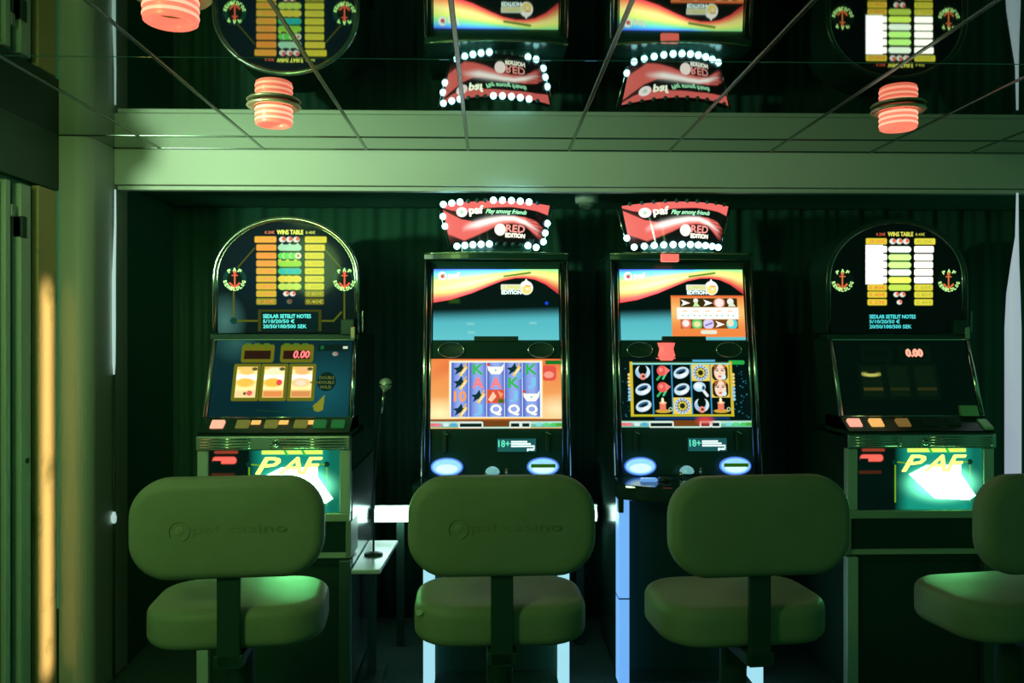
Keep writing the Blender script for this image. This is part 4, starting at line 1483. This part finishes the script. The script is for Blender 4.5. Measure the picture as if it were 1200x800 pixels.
    # big oval lit buttons low on the panel
    for s, dark in ((-1, False), (1, True)):
        c = plane(s * 0.222 - 0.006, zof(546), 0.022)
        rx, ry = 0.069, 0.037
        bm = tube([(rx * math.cos(a), ry * math.sin(a), 0) for a in np.linspace(0, 2 * PI, 40, endpoint=False)], 0.006, 8, True)
        ob = part('oval_button', lathe_oval(rx, ry), mat('oval_glow', (0.5, 0.7, 0.9), 0.3, emit=(0.30, 0.66, 1.0), strength=1.0), t, c, (PI / 2 - ang * 0.5, 0, 0), True)
        part('button_rim', bm, mat('oval_rim', (0.2, 0.3, 0.6), 0.3, emit=(0.07, 0.20, 0.80), strength=1.0), ob, smooth=True)
        part('button_face', lathe_oval(rx * 0.72, ry * 0.55, 0.008), mat('oval_core', (0.7, 0.8, 1.0), 0.3, emit=(0.62, 0.86, 1.0), strength=1.15), ob, (0, -0.008, 0.012), smooth=True)
        if dark:
            part('button_slot', box(-0.056, 0.056, -0.007, 0.009, 0.0, 0.024, 0.002), mat('slot_green', (0.02, 0.05, 0.01), 0.4, emit=(0.03, 0.16, 0.0), strength=0.6), ob, (0, 0.004, 0))
        else:
            pass
    # chrome knobs in the middle; the round one's sheen is a faint glow
    kp = plane(-0.018, zof(553), 0.05)
    part('knob', lathe([(0, 0), (0.030, 0), (0.034, 0.008), (0.028, 0.022), (0.014, 0.032), (0, 0.035)], 24), mat('knob_glow', (0.6, 0.75, 0.75), 0.15, 0.4, emit=(0.2, 0.55, 0.6), strength=0.6), t, kp, smooth=True)
    part('knob_post', tube([plane(0.046, PZ0 - 0.003, 0.05), plane(0.046, zof(547), 0.05)], 0.006, 10), M_CHROME, t, smooth=True)
    part('knob_post', tube([plane(-0.046, PZ0 - 0.003, 0.06), plane(-0.046, zof(551), 0.06)], 0.009, 10), mat('brass', (0.8, 0.7, 0.4), 0.25, 1.0), t, smooth=True)
    # bowed deck
    nn = 20
    fr = []
    for k in range(nn + 1):
        u = 2 * k / nn - 1
        fr.append((0.37 * u, 3.74 - OYV - 0.12 * (1 - abs(u) ** 2.6)))
    fr = [(-0.345, PY0 + 0.04 - OYV)] + fr + [(0.345, PY0 + 0.04 - OYV)]
    part('deck', prism_z(fr, PZ0 - 0.075, PZ0 - 0.008, 0.010), mat('deck_gloss', (0.02, 0.05, 0.05), 0.06), t)
    for s in (-1, 1):
        part('deck_reflection', box(-0.038, 0.038, -0.018, 0.018, 0, 0.016, 0.006), mat('oval_reflection', (0.5, 0.7, 0.9), 0.2, emit=(0.14, 0.34, 0.85), strength=0.8), t, (s * 0.215, 3.80 - OYV, PZ0 - 0.008))  # glowing pad standing in for the oval button mirrored in the deck
        part('deck_knob', lathe([(0, 0), (0.03, 0), (0.03, 0.01), (0.022, 0.018), (0, 0.02)], 20), M_BLACK, t, (s * 0.215 + 0.075, 3.82 - OYV, PZ0 - 0.008), smooth=True)
        part('deck_strut', box(s * 0.33 - 0.012, s * 0.33 + 0.012, 3.86 - OYV, 3.90 - OYV, PZ0 - 0.16, PZ0 - 0.06, 0.003), M_BLACKM, t)
    # lit corner strips of the base
    for s in (-1, 1):
        wdt, dp = 0.024, 0.10
        x_ = s * 0.310
        part('light_strip', box(x_ - wdt, x_ + wdt, 3.90 - OYV, 3.90 + dp - OYV, 0.03, PZ0 - 0.11, 0.003), M_PILLARB if (kind == 'C' and s < 0) else M_PILLAR, t)
        if kind == 'C' and s < 0:
            part('strip_band', box(x_ - wdt - 0.001, x_ + wdt + 0.001, 3.899 - OYV, 3.90 + dp - OYV, 0.425, 0.431), M_BLACKM, t)
    # ------------ curved lit sign on top
    ztop, zbot, yedge, sag = CAM.z + 0.156 * 4.25, CAM.z + 0.109 * 4.25, 4.25, 0.145

    def surf(X, Y, off=0.0):
        u = X / 124 * 2 - 1
        v = Y / 50
        hw = 0.268 * (1 - v) + 0.226 * v
        P = np.stack([u * hw, yedge - OYV - sag * (1 - u ** 2) - off, ztop * (1 - v) + zbot * v], -1)
        return P
    dummy = Panel((-0.2, 0, ztop), (0.2, 0, ztop), (-0.2, 0, zbot), (0.2, 0, zbot), 124, 50)
    sign = art('lit_sign', dummy, topper_art, t, M_ART, 2.6, surf=lambda X, Y: surf(X, Y, 0.006))
    Print(dummy, sign, 0.0085, surf).add('paf', 31, 5.6, 47, 17.5, bold=0.6).done(M_WARMWHITE, 'lettering')
    Print(dummy, sign, 0.0085, surf).add('Play among friends', 50, 9.8, 98, 16.6, shear=0.4, bold=0.2).done(M_MINT, 'lettering')
    Print(dummy, sign, 0.0085, surf).add('RED', 74.5, 28.5, 98, 37, bold=0.35).done(mat('rose_print', (0.7, 0.3, 0.3), 0.4, emit=(1.0, 0.33, 0.30), strength=1.0), 'lettering')
    Print(dummy, sign, 0.0085, surf).add('EDITION', 74, 38.5, 99, 43.5, bold=0.45).done(M_WARMWHITE, 'lettering')
    # backing body of the sign
    n = 20
    bm = bmesh.new()
    rows = []
    for v in (0.0, 50.0):
        fr_ = [bm.verts.new(surf(np.array([124 * k / n]), np.array([v]), 0.0)[0]) for k in range(n + 1)]
        bk_ = [bm.verts.new(Vector(surf(np.array([124 * k / n]), np.array([v]), 0.0)[0]) + Vector((0, 0.05, 0))) for k in range(n + 1)]
        rows.append((fr_, bk_))
    (f0, b0), (f1, b1) = rows
    for k in range(n):
        bm.faces.new((f0[k], f0[k + 1], f1[k + 1], f1[k]))
        bm.faces.new((b0[k], b1[k], b1[k + 1], b0[k + 1]))
        bm.faces.new((f0[k], b0[k], b0[k + 1], f0[k + 1]))
        bm.faces.new((f1[k], f1[k + 1], b1[k + 1], b1[k]))
    bm.faces.new((f0[0], f1[0], b1[0], b0[0]))
    bm.faces.new((f0[n], b0[n], b1[n], f1[n]))
    part('sign_box', bm, M_BLACK, t)
    for u0, u1 in ((-4.5, -3), (128.5, 127)):
        q0 = surf(np.array([u0]), np.array([-2.0]), -0.01)[0]
        q1 = surf(np.array([u1]), np.array([50.0]), -0.01)[0]
        part('sign_edge', tube([q0, q1], 0.0045, 8), M_CHROME, t, smooth=True)
    part('sign_foot', box(-0.17, 0.17, 0.125, 0.24, zbot - 0.06, zbot + 0.002, 0.006), M_BLACK, t)
    bulb = None
    for lst, m in ((lit_bulbs, M_LED), (off_bulbs, M_LEDOFF)):
        me = None
        for X, Y in lst:
            p = Vector(surf(np.array([X], float), np.array([Y], float), 0.014)[0])
            if me is None:
                bm = bmesh.new()
                bmesh.ops.create_icosphere(bm, subdivisions=2, radius=0.0165 if m is M_LED else 0.011)
                o = part('bulb', bm, m, t, p, smooth=True)
                me = o.data
            else:
                o = bpy.data.objects.new('bulb', me)
                o.location = p
                o.parent = t
                COL.objects.link(o)
    return t


def lathe_oval(rx, ry, h=0.014):
    bm = lathe([(1.0, 0), (0.96, 0.5 * h), (0.8, 0.85 * h), (0.5, h), (0, h * 1.02)], 36)
    for v in bm.verts:
        v.co.x *= rx
        v.co.y *= ry
    return bm


botx = [8 + 10.9 * k for k in range(11)]
off_bot = [(x, 52.5) for x in botx]
litB = [(2, -0.5), (12, -0.5), (21.5, -0.5), (59, -0.5), (69, -0.5), (79, -0.5), (89, -0.5), (99, -0.5), (-1.5, 14), (-1.5, 26),
        (9, 52), (20, 52), (31, 52), (42, 52), (53, 52), (105, 52), (117, 53), (125.5, 22), (125.5, 34), (125.5, 45)]
offB = [(31, -0.5), (41, -0.5), (50, -0.5), (63.5, 52), (74, 52), (84.5, 52), (95, 52), (109, -0.5)]
litC = [(4 + 11.6 * k, 52) for k in range(11)] + [(-2, 40)]
offC = [(8 + 12 * k, -0.8) for k in range(10)]
mB = video_machine('slot machine with an orange reel game and white bulbs all round its red sign', B_C.x, 'B', litB, offB)
C_C = W(801.5, 400, 4.05)
mC = video_machine('slot machine with a dark reel game and an orange card on its upper screen', C_C.x, 'C', litC, offC)


# white tube lights low in the gaps beside the middle machine
def tube_light(label, x0, x1):
    z = CAM.z - 0.206 * 4.46
    t = thing('tube_light', label, 'tube light', ((x0 + x1) / 2, 4.46, z), group='white tube lights between the machines')
    hl = (x1 - x0) / 2
    part('lit_tube', tube([(-hl + 0.012, 0, 0), (hl - 0.012, 0, 0)], 0.034, 18), M_TUBE, t, smooth=True)
    for s in (-1, 1):
        part('tube_socket', tube([(s * (hl - 0.012), 0, 0), (s * hl, 0, 0)], 0.038, 18), M_BLACKM, t, smooth=True)
    part('tube_tray', box(-hl, hl, 0.042, 0.062, -0.045, 0.045, 0.004), M_SILVER, t)
    part('tube_post', box(-0.02, 0.02, 0.045, 0.060, -z, -0.045), M_BLACKM, t)


tube_light('white tube light glowing low between the left arched machine and the orange-screen machine', A_OX + 0.350, B_C.x - 0.356)
tube_light('short white tube light glowing low between the two video machines', B_C.x + 0.356, C_C.x - 0.356)

# ================================================================== STOOLS
def stool(label, px, rotz, logo=False, dy=0.0):
    Yb = 2.615 + dy
    p = W(px, 560, Yb)
    Yc = 2.87 + dy          # seat centre / pedestal
    c = Vector((p.x, Yc, 0))
    # turning about the pedestal: keep the back rest where it is
    back_off = Vector((0, 2.66 - 2.87, 0))
    rot = Matrix.Rotation(rotz, 3, 'Z')
    base = Vector((p.x, 2.66 + dy, 0)) - rot @ back_off
    t = thing('bar_stool', label, 'stool', base, rotz, 'bar stools before the machines')
    yb = 2.66 - 2.87
    bm = cushion(0.574, 0.308, 0.094, 0.115, 0.036, 0.006, 0.015)
    part('backrest', bm, M_VINYL, t, (0, yb, 1.040), (PI / 2, 0, 0), True)
    bm = cushion(0.556, 0.40, 0.130, 0.135, 0.036, 0.010, 0.012)
    seat = part('seat', bm, M_VINYL, t, (0, 0.005, 0.712), (0, 0, 0), True)
    part('back_bar', box(-0.035, 0.035, yb - 0.012, yb + 0.008, 0.60, 0.92, 0.004), M_BLACKM, t)
    part('bracket', box(-0.045, 0.045, yb - 0.012, 0.06, 0.605, 0.645, 0.004), M_BLACKM, t)
    part('seat_plate', box(-0.12, 0.12, -0.12, 0.12, 0.632, 0.650, 0.003), M_BLACKM, t)
    part('pedestal', lathe([(0.036, 0.02), (0.036, 0.36), (0.044, 0.37), (0.044, 0.63)], 24), M_BLACKM, t, smooth=True)
    part('foot_plate', lathe([(0, 0), (0.22, 0), (0.225, 0.006), (0.20, 0.016), (0.05, 0.032), (0.036, 0.035)], 36), M_BLACKM, t, smooth=True)
    if logo:
        back = yb - 0.047 - 0.006
        pn = Panel((-0.29, back, 1.19), (0.29, back, 1.19), (-0.29, back, 0.89), (0.29, back, 0.89), 229, 118)
        bm = tube([(-0.135 + 0.030 * math.cos(a), back - 0.0008, 1.040 + 0.030 * math.sin(a)) for a in np.linspace(math.radians(-70), math.radians(215), 30)], 0.0010, 6)
        part('stamped_ring', bm, M_EMBOSS, t, smooth=True)
        part('stamped_dot', lathe([(0.013, 0), (0.009, 0.0008), (0, 0.001)], 18), M_EMBOSS, t, (-0.135, back + 0.0005, 1.043), (PI / 2, 0, 0), True)
        Print(pn, t, 0.0002).add('paf casino', 77, 52, 186, 66).done(mat('stool_emboss_dim', (0.24, 0.25, 0.135), 0.42), 'stamped_lettering')
    return t, seat


s1, q = stool('olive bar stool with a faint stamped mark on its back, at the left arched machine', 263, math.radians(6.0), True)
s2, q2 = stool('olive bar stool with a nicked seat corner, before the orange-screen machine', 588.5, math.radians(1.5), True)
s3, q3 = stool('olive bar stool turned slightly left, before the dark-screen machine', 895, math.radians(6), dy=-0.02)
s4, q4 = stool('dark bar stool cut by the right edge of the picture', 1252, math.radians(9))
bm = bmesh.new()
vsx = [(0, 0, 0), (0.014, -0.003, 0.004), (0.022, 0.001, 0.014), (0.012, 0.002, 0.020), (0.004, 0.0, 0.026), (-0.004, 0.002, 0.014)]
f = [bm.verts.new(v) for v in vsx]
bm.faces.new(f)
r_ = bmesh.ops.extrude_face_region(bm, geom=list(bm.faces))
for v in [g for g in r_['geom'] if isinstance(g, bmesh.types.BMVert)]:
    v.co.y -= 0.003
part('torn_patch', bm, mat('bare_foam', (0.55, 0.62, 0.42), 0.9), q2, (-0.268, -0.152, 0.030), label='small torn patch')
